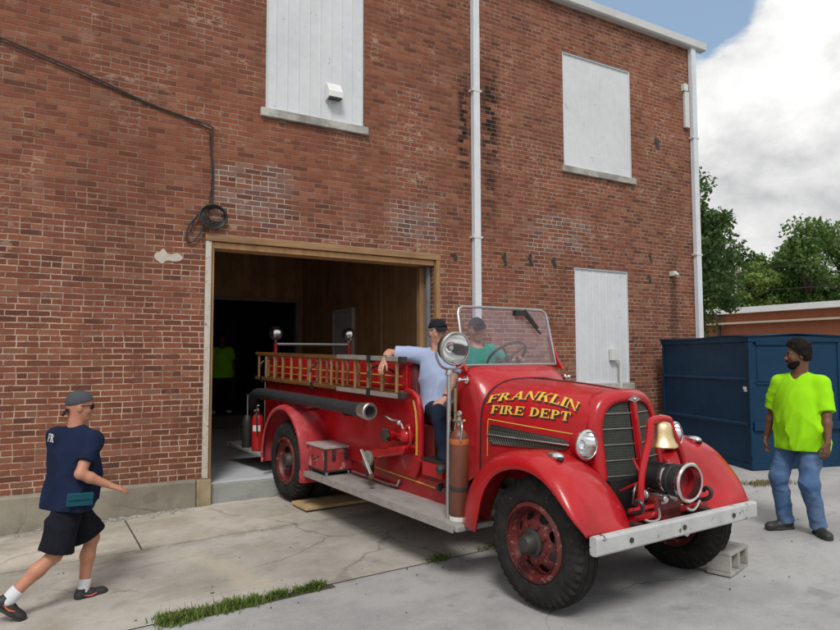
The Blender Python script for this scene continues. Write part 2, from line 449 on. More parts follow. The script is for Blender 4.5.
M['trim_wood_z'] = mat_wood('door_jamb_wood', (.40, .235, .11), (.25, .14, .062), 'Z', .75)
M['jamb_white'] = mat_worn('peeling_white_jamb', (.55, .52, .46), (.38, .34, .28), .85, 7, c3=(.20, .13, .08), amt3=.03)
M['ply'] = mat_wood('plywood', (.70, .40, .185), (.50, .27, .12), 'Z', .7, .35)
M['ply2'] = mat_wood('fresh_plywood', (.66, .42, .22), (.52, .30, .15), 'Z', .7, .35)
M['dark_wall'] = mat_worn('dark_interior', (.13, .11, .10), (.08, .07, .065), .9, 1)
M['ceil'] = mat_worn('lightened_ceiling', (.40, .27, .17), (.28, .19, .12), .9, 1)  # tone raised so the ceiling bounces more light inside
M['int_white'] = mat_worn('interior_white_paint', (.85, .85, .83), (.5, .5, .48), .6, 2)
M['red'] = mat_red('fire_red')
M['red_fade'] = mat_red('faded_red', (.42, .020, .028), .48, .70, .05, (.48, .11, .12))
M['red_dark'] = mat_worn('dark_red', (.17, .014, .014), (.07, .012, .01), .5, 8, bump=.1)
M['red_dark2'] = mat_worn('cap_red', (.30, .012, .016), (.18, .012, .012), .45, 8)
M['mirror'] = mat_chrome('lamp_mirror', (.93, .94, .93), .09)
M['rust_red'] = mat_worn('wheel_red', (.14, .016, .016), (.05, .014, .012), .5, 14, c3=(.32, .13, .10), amt3=.05)
M['maroon'] = mat_worn('maroon_leather', (.13, .022, .022), (.07, .014, .014), .5, 9, bump=.2)
M['gold'] = mat_worn('gold_leaf', (.78, .52, .08), (.62, .36, .04), .4, 12)
M['black'] = mat_worn('black_paint', (.016, .016, .017), (.03, .028, .026), .4, 10)
M['iron'] = mat_worn('dark_iron', (.05, .048, .046), (.09, .07, .06), .55, 14, metal=.5)
M['rubber'] = mat_worn('tyre_rubber', (.018, .0175, .017), (.038, .036, .033), .85, 9, bump=.25, amt=.8, spec=.15, c3=(.085, .078, .068), amt3=-.01)
M['hose'] = mat_worn('black_hose', (.022, .024, .027), (.045, .045, .045), .6, 12, bump=.1)
M['chrome'] = mat_chrome('chrome')
M['steel'] = mat_chrome('dull_steel', (.50, .50, .49), .38)
M['brass'] = mat_chrome('brass', (.55, .36, .14), .32)
M['bell'] = mat_chrome('bell_brass', (.80, .62, .36), .36)
M['alu'] = mat_worn('aluminium_plate', (.50, .50, .49), (.34, .33, .31), .45, 9, metal=.6, amt=.7)
def mat_tread():
    m, N, b = newmat('diamond_plate'); P = N.coord(); x, y, z = N.xyz(P)
    u = (x + y) * 22; v = (x - y) * 22
    k = ((u.fract() - .5).abs().lt(.12) * (v.fract() - .5).abs().lt(.36)).max((u.fract() - .5).abs().lt(.36) * (v.fract() - .5).abs().lt(.12))
    c = N.mix(N.noise(P, 3, 6, .65).step(.4, .7), (.40, .395, .385), (.25, .24, .235))
    c = N.mix(N.noise(P, 6, 6, .7).step(.64, .70) * .7, c, (.34, .15, .06))
    setb(N, b, color=c, rough=.55, metal=.25, normal=N.bump(k, .35, .004)); return m
M['tread'] = mat_tread()
M['bumper'] = mat_worn('chipped_silver_paint', (.50, .51, .515), (.33, .34, .345), .45, 5, c3=(.10, .09, .08), amt3=.035, s3=8, bump=.15)
M['lad_wood'] = mat_wood('varnished_ladder', (.20, .085, .028), (.10, .042, .016), 'X', .4, 1.0, coat=.3)
M['rung_wood'] = mat_wood('ladder_rung', (.34, .19, .075), (.19, .095, .036), 'Z', .4, 1.0, coat=.3)
M['pane'] = mat_glass('windscreen_glass', (.86, .83, .92), .045, .03, .09)
M['lens'] = mat_glass('lamp_lens', (.97, .98, .98), .02, .02, .04)
M['tank_brown'] = mat_worn('brown_tank', (.17, .055, .032), (.10, .033, .02), .42, 7, c3=(.05, .03, .025), amt3=-.02)
M['orange'] = mat_worn('orange_band', (.46, .12, .03), (.30, .075, .025), .6, 12)
M['ext_red'] = mat_worn('extinguisher_red', (.50, .016, .018), (.35, .012, .014), .3, 6)
M['label_white'] = mat_worn('paper_white', (.72, .72, .70), (.6, .6, .58), .7, 12)
M['box_red'] = mat_worn('chipped_red_box', (.40, .045, .05), (.28, .03, .035), .55, 9, c3=(.52, .26, .24), amt3=.045, s3=9, bump=.15)
M['box_lid'] = mat_worn('worn_grey_lid', (.42, .39, .37), (.30, .22, .21), .6, 8, c3=(.5, .49, .47), amt3=.03)
M['mesh_dark'] = mat_worn('grille_dark', (.020, .024, .019), (.045, .048, .038), .6, 30)
M['mesh_bar'] = mat_worn('grille_bar', (.085, .095, .082), (.05, .054, .046), .5, 20, metal=.3)
M['dump'] = mat_worn('dumpster_blue', (.005, .036, .082), (.004, .024, .055), .5, 3, c3=(.05, .045, .04), amt3=-.035, s3=5, spec=.22)
M['dump_dark'] = mat_worn('dumpster_lid', (.05, .055, .062), (.035, .038, .042), .5, 5)
M['rust'] = mat_worn('rust', (.12, .05, .025), (.06, .03, .02), .8, 14)
M['block'] = mat_concrete('cinder_block', (.40, .39, .36), (.28, .27, .25), scale=6, crack=0, speck=1.0)
M['plank'] = mat_wood('pale_plank', (.56, .40, .22), (.42, .27, .13), 'X', .8)
M['cable'] = mat_worn('black_cable', (.02, .018, .017), (.035, .03, .028), .6, 10)
M['pvc'] = mat_worn('white_pvc', (.66, .67, .64), (.55, .55, .5), .5, 6)
M['tan_brick'] = mat_worn('orange_brick', (.36, .125, .062), (.27, .085, .045), .9, 2.5, bump=.3)
M['white_trim'] = mat_worn('white_fascia', (.74, .75, .75), (.62, .63, .63), .6, 1)
M['bark'] = mat_worn('bark', (.10, .075, .05), (.05, .04, .03), .95, 6, bump=.6, bscale=20)
M['pole'] = mat_worn('weathered_pole', (.34, .31, .27), (.22, .2, .17), .9, 5)
def mat_leaf(name, c, c2, c3):
    m, N, b = newmat(name); P = N.coord(); t = N.t; out = t.nodes['Material Output']
    f = N.noise(P, .45, 4, .6); g = N.noise(P, 3.1, 3)
    col = N.mix(f.step(.35, .66), c, c2); col = N.mix(g.step(.45, .75) * .6, col, c3)
    setb(N, b, color=col, rough=.6, spec=.3)
    tl = N.n('ShaderNodeBsdfTranslucent'); t.links.new(col, tl.inputs[0])
    mx = N.n('ShaderNodeMixShader'); mx.inputs[0].default_value = .3
    t.links.new(b.outputs[0], mx.inputs[1]); t.links.new(tl.outputs[0], mx.inputs[2]); t.links.new(mx.outputs[0], out.inputs[0])
    return m
M['leaf_mid'] = mat_leaf('leaf_mid', (.125, .215, .05), (.07, .14, .036), (.19, .29, .07))
M['leaf_yel'] = mat_leaf('leaf_light', (.19, .27, .06), (.11, .18, .045), (.27, .34, .085))
M['leaf_dark'] = mat_leaf('leaf_dark', (.075, .135, .04), (.045, .088, .028), (.12, .19, .054))
M['grass'] = mat_leaf('grass_blades', (.14, .22, .045), (.08, .14, .03), (.26, .25, .10))
M['dry'] = mat_leaf('dry_weeds', (.20, .17, .08), (.10, .12, .04), (.28, .22, .12))
M['verge'] = mat_worn('mown_grass', (.09, .13, .035), (.06, .09, .025), .95, .6, bump=.5)
# ------------------------------------------------------------------ ground sheets
def lattice(a, b, step, extra=()):
    n0 = math.ceil(a / step - 1e-6); n1 = math.floor(b / step + 1e-6)
    q = sorted(set([round(a, 4), round(b, 4)] + [round(i * step, 4) for i in range(n0, n1 + 1)] + [e for e in extra if a < e < b]))
    return q
YX = (5.3, 7.11)
def sheet(name, mat, xs, ys, dz, kind='structure', parent=None, hf=ground_z):
    vs = [(X, Y, hf(X, Y) + dz) for X in xs for Y in ys]; w = len(ys)
    fs = [(i * w + j, (i + 1) * w + j, (i + 1) * w + j + 1, i * w + j + 1) for i in range(len(xs) - 1) for j in range(w - 1)]
    o = MB().add(vs, fs).build(name, mat, parent, smooth=60)
    if kind: o['kind'] = kind
    return o
def far_z(X, Y):
    z = ground_z(X, min(Y, 8.6))
    if X > 14: z += -.0 * (X - 14)
    return z
gx = [-600, -200, -80, -40, -20, -14] + lattice(-10, 16, .25) + [18, 22, 27, 34, 50, 90, 250, 700]
gy = [-600, -200, -60, -25, -10, -5] + lattice(-2, 8.5, .25, YX) + [9, 12, 18, 30, 60, 150, 700]
sheet('ground', M['asphalt'], gx, gy, 0, hf=far_z)
soil = M['dry']
m_soil = mat_worn('joint_soil', (.085, .075, .05), (.05, .045, .03), .95, 8)
sheet('pavement_joint', m_soil, lattice(-9, 5.9, .25), lattice(7.04, 7.18, .25, YX), .004)
for X in (1.16, -2.1, 3.9):
    sheet('pavement_joint', m_soil, lattice(X - .05, X + .05, .25), lattice(7.18, 8.44, .25), .004)
sheet('pavement_joint', m_soil, lattice(1.0, 2.35, .25), lattice(5.22, 5.38, .25, YX), .004)
ap = MB(); 
xs_all = [(-9, -2.11), (-2.09, 1.152), (1.168, 3.893), (3.907, 5.9)]
for a, b in xs_all:
    xs = lattice(a, b, .25); ys = lattice(7.114, 8.445, .25)
    w = len(ys); ap.add([(X, Y, ground_z(X, Y) + .009) for X in xs for Y in ys], [(i * w + j, (i + 1) * w + j, (i + 1) * w + j + 1, i * w + j + 1) for i in range(len(xs) - 1) for j in range(w - 1)])
o = ap.build('concrete_apron', M['apron'], None, smooth=60); o['kind'] = 'structure'
sheet('concrete_pavement', M['old_concrete'], lattice(-9, 5.9, .25), lattice(5.304, 7.108, .25), .009)
# far grass
o = MB().add([(16, -30, .306), (400, -30, .306), (400, 200, .306), (16, 200, .306)], [(0, 1, 2, 3)]).build('grass_field', M['verge'], None); o['kind'] = 'structure'

# ------------------------------------------------------------------ weeds
def blades(name, spots, mat, hgt, n, label, cat, wid=.006):
    mb = MB(); 
    for (x0, y0, x1, y1, spread, cnt) in spots:
        for i in range(cnt):
            t = random.random(); X = lerp(x0, x1, t) + random.gauss(0, spread * .6); Y = lerp(y0, y1, t) + random.gauss(0, spread)
            z = ground_z(X, Y) + .004; h = hgt * random.uniform(.35, 1.0); a = random.uniform(0, 2 * PI); ln = random.uniform(.2, 1.1) * h
            dx, dy = math.cos(a), math.sin(a); w = wid * random.uniform(.6, 1.5)
            mb.add([(X - dy * w, Y + dx * w, z), (X + dy * w, Y - dx * w, z), (X + dx * ln * .45 + dy * w * .7, Y + dy * ln * .45 - dx * w * .7, z + h * .7), (X + dx * ln * .45 - dy * w * .7, Y + dy * ln * .45 + dx * w * .7, z + h * .7), (X + dx * ln, Y + dy * ln, z + h)], [(0, 1, 2, 3), (3, 2, 4)])
    o = mb.build(name, mat, None, smooth=0, fix=False)
    return props(o, label, cat, kind='stuff')
cl_ = []
for k in range(26):
    t = random.random() ** 1.15; sdv = random.uniform(.02, .055) * (1.25 - .7 * t); xx = lerp(1.03, 2.24, t)
    cl_.append((xx - .04, 5.285 + random.gauss(0, .018), xx + .04, 5.285 + random.gauss(0, .018), sdv, random.randint(70, 150)))
blades('grass_strip', cl_, M['grass'], .062, 0, 'ragged strip of green grass growing along the seam between concrete and asphalt', 'grass')
blades('weeds', [(q[0], q[1], q[2], q[3], q[4] * 1.3, 12) for q in cl_], M['dry'], .085, 0, 'dry straw coloured stems among the green grass strip', 'weeds', .003)
blades('weeds', [(3.3, 5.32, 3.5, 5.33, .03, 120), (3.85, 5.33, 4.2, 5.36, .025, 60)], M['grass'], .06, 0, 'thin weeds in the seam beside the front wheel', 'weeds')
blades('weeds', [(8.2, 5.4, 8.75, 5.25, .07, 420), (7.3, 5.6, 7.9, 5.75, .05, 160), (9.4, 4.7, 9.9, 4.5, .1, 260)], M['dry'], .06, 0, 'dry weeds on the pavement in front of the blue dumpster', 'weeds')
# grit and crumbled mortar along the foot of the wall
gr = MB()
for i in range(190):
    X = random.choice([random.uniform(.3, 1.9), random.uniform(-3, 2)]); Y = 8.39 - abs(random.gauss(0, .10)); r = random.uniform(.006, .022) * (1.4 if random.random() < .1 else 1)
    gr.ball((X, Y, ground_z(X, Y) + .009 + r * .3), r, 6, 4, (random.uniform(.8, 1.5), random.uniform(.8, 1.3), random.uniform(.5, .8)))
props(gr.build('rubble', M['block'], None, smooth=0, fix=False), 'crumbled mortar and grit lying along the foot of the wall', 'rubble', kind='stuff')

gr = MB()
for i in range(170):
    X = random.uniform(-1, 8.5); Y = random.uniform(2.2, 8.2) if random.random() < .6 else random.gauss(5.3, .25)
    if Y > 8.3: continue
    r = random.uniform(.003, .009) * (1.8 if random.random() < .06 else 1)
    gr.ball((X, Y, ground_z(X, Y) + .010 + r * .2), r, 5, 3, (random.uniform(.8, 1.6), random.uniform(.8, 1.4), random.uniform(.5, .8)))
props(gr.build('grit', m_soil, None, smooth=0, fix=False), 'small stones and grit scattered over the pavement', 'grit', kind='stuff')

# ------------------------------------------------------------------ the brick building
YW = 8.45; BASE = (0, YW, 0)
bld = thing('brick_building', 'two storey red brick building with a wide open garage doorway and white boarded windows', 'building', BASE)
DOOR = (2.10, 5.40, .30, 3.30); WIN = [(2.77, 4.19, 5.08, 7.10), (7.99, 9.66, 5.09, 7.10), (8.19, 9.49, 1.38, 3.37)]
OP = [DOOR] + WIN
def brick_wall():
    mb = MB(BASE); X0, X1, Z0, Z1 = -9, 11.45, -.5, 7.98
    xs = sorted({X0, X1} | {q for o in OP for q in o[:2]}); zs = sorted({Z0, Z1} | {q for o in OP for q in o[2:]})
    for i in range(len(xs) - 1):
        for j in range(len(zs) - 1):
            cx, cz = (xs[i] + xs[i + 1]) / 2, (zs[j] + zs[j + 1]) / 2
            if any(o[0] < cx < o[1] and o[2] < cz < o[3] for o in OP): continue
            mb.add([(xs[i], YW, zs[j]), (xs[i + 1], YW, zs[j]), (xs[i + 1], YW, zs[j + 1]), (xs[i], YW, zs[j + 1])], [(0, 1, 2, 3)])
    D = .32
    for a, b, c, d in OP:
        for p, q in (((a, c), (a, d)), ((a, d), (b, d)), ((b, d), (b, c)), ((b, c), (a, c))):
            mb.add([(p[0], YW, p[1]), (q[0], YW, q[1]), (q[0], YW + D, q[1]), (p[0], YW + D, p[1])], [(0, 1, 2, 3)])
    YB = YW + 22
    mb.add([(X1, YW, Z0), (X1, YB, Z0), (X1, YB, Z1), (X1, YW, Z1)], [(0, 1, 2, 3)])
    mb.add([(X0, YW, Z0), (X0, YB, Z0), (X0, YB, Z1), (X0, YW, Z1)], [(3, 2, 1, 0)])
    mb.add([(X1, YB, Z0), (X0, YB, Z0), (X0, YB, Z1), (X1, YB, Z1)], [(0, 1, 2, 3)])
    o = mb.build('wall', M['brick'], bld, smooth=0); return o
brick_wall()
MB(BASE).span((-9.1, YW - .1, 7.981), (11.5, YW + 22.1, 8.02)).build('roof', M['dump_dark'], bld, smooth=0)
g = MB(BASE)
prof = [(YW - .145, 7.94), (YW - .16, 8.065), (YW - .145, 8.075), (YW - .135, 8.06), (YW - .003, 8.06), (YW - .003, 7.92), (YW - .11, 7.92)]
g.prism([(p[0], p[1]) for p in prof], 0, -9.1, 11.72).build('gutter', M['gutter'], bld, smooth=0)
def spout(X, z0, z1, w=.115):
    mb = MB(BASE); mb.span((X - w / 2, YW - .10, z0), (X + w / 2, YW - .015, z1))
    for k in range(4): mb.span((X - w / 2 + .012 + k * .027, YW - .104, z0), (X - w / 2 + .022 + k * .027, YW - .1005, z1))
    o = mb.build('downspout', M['spout'], bld, smooth=0, bevel=.004)
    for z in np.arange(z0 + 1.2, z1, 2.3):
        MB(BASE).span((X - w / 2 - .03, YW - .107, z), (X + w / 2 + .03, YW - .001, z + .03)).build('strap', M['gutter'], o, smooth=0)
spout(6.10, .16, 7.92); spout(11.38, .3, 7.92, .13)
# boarded windows: ribbed white metal sheet in the opening
def panel(a, b, c, d, sill, dep=.011):
    w = MB(BASE); n = int(round((b - a) / .155)); pitch = (b - a) / n; prof = []
    for i in range(n):
        x0 = a + i * pitch; prof += [(x0, .0), (x0 + pitch * .80, .0), (x0 + pitch * .86, -dep), (x0 + pitch * .95, -dep)]
    prof.append((b, 0)); rr = [[(x, YW + .035 + y, z) for x, y in prof] for z in (c, d)]
    w.rings(rr, False, False, closed=False)
    wo = w.build('window', M['sheet'], bld, smooth=0, fix=False)
    f = MB(BASE); t = .022
    for q in (((a, YW + .01, c), (a + t, YW + .05, d)), ((b - t, YW + .01, c), (b, YW + .05, d)), ((a + t, YW + .01, d - t), (b - t, YW + .05, d)), ((a + t, YW + .01, c), (b - t, YW + .05, c + t))): f.span(*q)
    f.build('frame', M['sheet'], wo, smooth=0)
    if sill:
        s = MB(BASE); s.span((a - .07, YW - .055, c - .115), (b + .06, YW + .08, c - .002))
        s.build('sill', M['sill'], wo, smooth=0, bevel=.008)
    return wo
p1 = panel(*WIN[0], True); panel(*WIN[1], True, .003); p3 = panel(*WIN[2], True, .005)
# vent hood on the upper left panel
v = MB(BASE); vx, vz = 3.62, 5.37
v.prism([(YW + .02, vz), (YW + .02, vz + .23), (YW - .02, vz + .23), (YW - .11, vz + .10), (YW - .11, vz + .02)], 0, vx, vx + .21)
vh = v.build('vent_hood', M['white_trim'], p1, smooth=0, bevel=.004)
MB(BASE).span((vx + .02, YW - .1, vz - .004), (vx + .19, YW - .01, vz + .016)).build('vent_opening', M['black'], vh, smooth=0)
# meter box and conduit on the lower right panel
MB(BASE).span((9.0, YW - .06, 1.78), (9.14, YW + .02, 1.98)).build('outlet_box', M['pvc'], p3, smooth=0, bevel=.006)
MB(BASE).tube([(9.17, YW - .04, 1.80), (9.2, YW - .045, 1.74), (9.2, YW - .05, .35)], .028, 10).build('conduit', M['pvc'], bld)
# lamp bracket and service head
MB(BASE).span((10.62, YW - .09, 3.36), (10.72, YW, 3.45)).cyl((10.67, YW - .10, 3.40), (10.67, YW - .16, 3.36), .03).build('wall_lamp', M['pvc'], bld)
MB(BASE).span((11.10, YW - .08, 7.02), (11.22, YW, 7.16)).span((11.13, YW - .07, 6.30), (11.25, YW - .01, 7.01)).build('service_box', M['gutter'], bld, smooth=0, bevel=.006)
for (X, Z, w, h) in [(6.69, 3.42, .05, .16), (7.22, 3.44, .055, .14), (7.73, 3.43, .06, .13), (10.36, 5.88, .09, .16), (5.72, 3.38, .07, .05), (10.1, 3.7, .05, .14), (10.06, 3.3, .05, .10)]:  # some black plates stand in for dark wall holes, one is an iron anchor
    mb = MB(BASE); mb.span((X - w / 2, YW - .006, Z - h / 2), (X + w / 2, YW + .01, Z + h / 2)); mb.span((X - w / 2 - .03, YW - .009, Z - .02), (X + w / 2 - .02, YW + .01, Z + .02)); mb.span((X - .01, YW - .007, Z - h / 2 - .05), (X + w / 2 + .02, YW + .01, Z - h / 2 + .02))
    mb.build('hole_anchor_plate', M['black'], bld, smooth=0)
# smear of plaster left of the door
pp = [(1.44, 3.03), (1.445, 3.06), (1.47, 3.085), (1.50, 3.09), (1.52, 3.12), (1.545, 3.14), (1.565, 3.115), (1.59, 3.08), (1.63, 3.075), (1.67, 3.085), (1.70, 3.095), (1.735, 3.08), (1.765, 3.05), (1.76, 3.02), (1.73, 3.0), (1.68, 2.99), (1.64, 2.995), (1.60, 3.0), (1.565, 2.985), (1.545, 2.96), (1.52, 2.955), (1.49, 2.98), (1.46, 3.0)]
MB(BASE).add([(a, YW - .004, b) for a, b in pp], [tuple(range(len(pp)))]).build('plaster_patch', mat_worn('old_plaster', (.55, .52, .45), (.36, .30, .25), .9, 12), bld, smooth=0)
# concrete plinth and the stone beside the doorway
pl = MB(BASE)
def plinth(a, b):
    xs = lattice(a, b, .5)
    for i in range(len(xs) - 1):
        pl.span((xs[i], YW - .075, -.5), (xs[i + 1], YW - .001, .385))
pl.prism([(YW - .09, -.5), (YW - .075, .36), (YW - .06, .388), (YW - .002, .392), (YW - .002, -.5)], 0, -9, 1.955)
pl.prism([(YW - .09, -.5), (YW - .075, .36), (YW - .06, .388), (YW - .002, .392), (YW - .002, -.5)], 0, 5.5, 11.45)
pl.build('foundation', M['plinth'], bld, smooth=0, bevel=.006)
st = MB(BASE); st.span((1.962, YW - .10, -.3), (2.13, YW + .02, .38)); st.build('door_stone', M['stone'], bld, smooth=0, bevel=.012)
# door surround
MB(BASE).span((2.035, YW - .022, .385), (2.105, YW + .10, 3.275)).build('door_jamb', M['jamb_white'], bld, smooth=0, bevel=.004)
MB(BASE).span((2.107, YW + .02, .31), (2.15, YW + .30, 3.20)).build('door_jamb', M['trim_wood_z'], bld, smooth=0, bevel=.004)
MB(BASE).span((2.03, YW - .03, 3.277), (5.46, YW + .02, 3.36)).build('door_header', M['trim_wood'], bld, smooth=0, bevel=.004)
MB(BASE).span((2.11, YW + .03, 3.20), (5.39, YW + .31, 3.274)).build('door_header', M['ply'], bld, smooth=0, bevel=.004)
MB(BASE).span((5.39, YW - .025, .16), (5.455, YW + .05, 3.275)).build('door_jamb', M['trim_wood_z'], bld, smooth=0, bevel=.004)
MB(BASE).span((5.33, YW + .14, .31), (5.385, YW + .19, 3.19)).build('door_track', mat_worn('grey_track', (.20, .22, .25), (.13, .14, .16), .5, 5), bld, smooth=0)
MB(BASE).span((5.26, YW + .24, .31), (5.385, YW + .33, 3.19)).build('door_jamb', M['trim_wood_z'], bld, smooth=0)
# inside
YB_ = 15.0; XR = 5.86
fl = MB(BASE); fl.span((2.13, YW - .035, -.4), (5.39, YW + .3, .305)); fl.build('doorstep', M['step_face'], bld, smooth=0, bevel=.012)
MB(BASE).add([(2.12, YW - .02, .309), (5.385, YW - .02, .309), (5.385, YW + .33, .309), (2.12, YW + .33, .309)], [(0, 1, 2, 3)]).add([(-1.5, YW + .33, .309), (XR + .3, YW + .33, .309), (XR + .3, YB_ + .1, .309), (-1.5, YB_ + .1, .309)], [(0, 1, 2, 3)]).build('garage_floor', M['floor_paint'], bld, smooth=0)
iw = MB(BASE)
MB(BASE).span((-1.6, YW + .33, .2), (-1.5, YB_, 4.2)).build('side_wall', M['int_white'], bld, smooth=0)  # unseen wall, made white to bounce light into the garage
iw.span((-1.5, YB_, 3.21), (XR + .2, YB_ + .12, 4.2)); iw.span((-1.5, YB_, .2), (2.9, YB_ + .12, 3.21)); iw.span((5.80, YB_, .2), (XR + .2, YB_ + .12, 3.21))
iw.build('inner_wall', M['ply'], bld, smooth=0)
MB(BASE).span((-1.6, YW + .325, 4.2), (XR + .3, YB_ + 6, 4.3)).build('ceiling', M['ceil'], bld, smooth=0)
rw = MB(BASE)
for k in range(6):
    y0 = YW + .34 + k * 1.1; rw.span((XR, y0, .31), (XR + .1 + .004 * (k % 2), min(y0 + 1.092, YB_ - .002), 4.2))
rw.build('plywood_wall', M['ply'], bld, smooth=0)
MB(BASE).span((XR - .02, YW + .5, .31), (XR - .003, YW + 1.45, 3.0)).build('plywood_sheet', M['ply2'], bld, smooth=0)
for y0 in (YW + 1.47, YW + 2.55):
    MB(BASE).span((XR - .04, y0, .31), (XR - .003, y0 + .05, 4.2)).build('wall_batten', M['ply2'], bld, smooth=0)
d = MB(BASE); d.span((XR - .05, 12.25, .31), (XR - .008, 13.05, 2.75)); dr = d.build('inner_door', M['int_white'], bld, smooth=0, bevel=.004)
f = MB(BASE); f.span((XR - .07, 12.17, .31), (XR - .004, 12.245, 2.83)); f.span((XR - .07, 13.055, .31), (XR - .004, 13.13, 2.83)); f.span((XR - .07, 12.245, 2.755), (XR - .004, 13.055, 2.83)); f.build('frame', M['int_white'], dr, smooth=0)
f = MB(BASE); f.span((5.70, YB_ - .03, .31), (5.79, YB_ + .13, 3.21)); f.span((2.9, YB_ - .03, 3.125), (5.70, YB_ + .13, 3.205)); f.build('opening_frame', mat_worn('grey_casing', (.36, .34, .31), (.25, .23, .21), .6, 3), bld, smooth=0)
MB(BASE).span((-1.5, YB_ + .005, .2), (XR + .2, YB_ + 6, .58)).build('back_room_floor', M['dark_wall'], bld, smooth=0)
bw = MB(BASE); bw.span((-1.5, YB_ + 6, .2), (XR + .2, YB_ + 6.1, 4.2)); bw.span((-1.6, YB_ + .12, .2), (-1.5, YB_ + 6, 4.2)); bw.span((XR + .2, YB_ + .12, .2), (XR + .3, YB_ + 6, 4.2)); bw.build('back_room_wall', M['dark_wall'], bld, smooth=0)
# black cable on the wall
cb = thing('cable', 'black cable drooping across the brick wall and ending in a coil at the door corner', 'cable', (2.08, YW, 3.6))
ob = (2.08, YW, 3.6)
def wl(pts): return [(x, YW - .02 - .008 * (i % 2), z) for i, (x, z) in enumerate(pts)]
MB(ob).tube(catmull(wl([(-3.5, 6.0), (-1.6, 5.62), (-.18, 5.29), (.62, 5.08), (1.35, 4.86), (2.02, 4.72), (2.09, 4.66), (2.08, 4.45), (2.11, 4.1), (2.10, 3.72)]), 60), .0095, 8).tube(catmull(wl([(-3.5, 5.98), (-1.6, 5.60), (-.18, 5.25), (.62, 5.05), (1.35, 4.845), (2.0, 4.69), (2.06, 4.5), (2.09, 4.1), (2.07, 3.74)]), 60), .007, 8).build('cable_run', M['cable'], cb)
c = MB(ob)
for k in range(5):
    r = .105 + .018 * k; cx, cz = 2.15 - .012 * k, 3.60 - .008 * k
    c.tube([(cx + r * math.cos(t) * (1.0 + .1 * math.sin(k)), YW - .03 - .012 * k - .01 * math.sin(2 * t), cz + r * math.sin(t) * .85) for t in np.linspace(0, 2 * PI, 24, endpoint=False)], .011, 6, closed=True)
c.tube(catmull([(2.06, YW - .04, 3.66), (1.93, YW - .05, 3.58), (1.82, YW - .04, 3.42), (1.80, YW - .03, 3.27), (1.86, YW - .03, 3.24), (1.95, YW - .04, 3.34), (2.02, YW - .05, 3.52)], 24), .011, 6)
c.tube(catmull([(2.10, YW - .04, 3.70), (1.98, YW - .06, 3.66), (1.88, YW - .04, 3.50), (1.85, YW - .03, 3.36)], 18), .010, 6)
c.build('cable_coil', M['cable'], cb)

# ------------------------------------------------------------------ background
bb = (27.2, 16, 0)
low = thing('low_building', 'low orange brick building with a white roof edge beyond the dumpster', 'building', bb)
mb = MB(bb); mb.span((27.2, -6, -.5), (31, 34, 3.74)); mb.build('wall', M['tan_brick'], low, smooth=0)
MB(bb).span((26.95, -6.2, 3.742), (31.2, 34.2, 3.99)).build('roof_edge', M['white_trim'], low, smooth=0)
MB(bb).span((26.9, -6.2, 3.28), (27.18, 34.2, 3.36)).build('stone_band', mat_worn('tan_band', (.50, .42, .32), (.4, .33, .25), .8, 1), low, smooth=0)
for k, y in enumerate((6.0, 11.2, 16.4, 21.6)):
    w_ = MB(bb).span((27.15, y, 1.0), (27.19, y + 1.6, 2.3)).build('window', M['mesh_dark'], low, smooth=0)
    MB(bb).span((27.10, y - .1, .9), (27.199, y + 1.7, .995)).build('sill', M['white_trim'], w_, smooth=0)
MB(bb).span((26.99, 18.9, 2.0), (27.1, 19.0, 3.74)).build('downspout', M['iron'], low, smooth=0)

def leaf_mesh(name, clumps, n, size, mat, parent, off):
    cl = np.array(clumps, float); k = RNG.randint(0, len(cl), n)
    d = RNG.normal(size=(n, 3)); d /= np.linalg.norm(d, axis=1)[:, None]
    r = (RNG.rand(n) ** .45)[:, None]
    p = cl[k, :3] + d * r * cl[k, 3:4] * np.array([1, 1, .72])
    a = RNG.normal(size=(n, 3)) + d * .5 + np.array([0, 0, .35]); a /= np.linalg.norm(a, axis=1)[:, None]
    t = np.cross(a, RNG.normal(size=(n, 3))); t /= np.linalg.norm(t, axis=1)[:, None]; b = np.cross(a, t)
    s = (size * (.55 + .8 * RNG.rand(n)))[:, None]
    V = np.stack([p - t * s, p + b * s * .55 - t * s * .1, p + t * s, p - b * s * .55 - t * s * .1], 1).reshape(-1, 3) - np.array(off)
    me = bpy.data.meshes.new(name); me.from_pydata(V.tolist(), [], np.arange(4 * n).reshape(-1, 4).tolist()); me.materials.append(mat); me.update()
    o = bpy.data.objects.new(name, me); COL.objects.link(o); o.parent = parent; return o
def tree(label, base, H, crown_c, crown_r, n, leaf, mat, trunk_r, seed, group='trees beyond the low building', clump=.34, nc=90):
    rs = np.random.RandomState(seed); t = thing('tree', label, 'tree', base, group=group)
    b = Vector(base); C_ = Vector(crown_c); mb = MB(base)
    fork = b + (C_ - b) * .55; fork.x, fork.y = lerp(b.x, C_.x, .4), lerp(b.y, C_.y, .4)
    mb.tube(catmull([b - Vector((0, 0, .3)), b + (fork - b) * .5 + Vector((.1, -.1, 0)), fork, C_ + Vector((0, 0, crown_r[2] * .4))], 14), [trunk_r * (1.25 - .075 * i) for i in range(15)], 9)
    clumps = []
    for i in range(nc):
        v = rs.normal(size=3); v /= np.linalg.norm(v); r = rs.uniform(.35, 1.0) ** .6
        c = Vector((C_.x + v[0] * r * crown_r[0], C_.y + v[1] * r * crown_r[1], C_.z + v[2] * r * crown_r[2]))
        rad = clump * min(crown_r) * rs.uniform(.45, 1.15); clumps.append((*c, rad))
        if i % 4 == 0:
            m = fork + (c - fork) * .5 + Vector((rs.uniform(-.2, .2), rs.uniform(-.2, .2), .25))
            mb.tube(catmull([fork - Vector((0, 0, .4)), m, c], 7), [trunk_r * .42 * (1 - .11 * j) for j in range(8)], 5)
    mb.build('trunk', M['bark'], t)
    leaf_mesh('crown', clumps, n, leaf, mat, t, base)
    return t
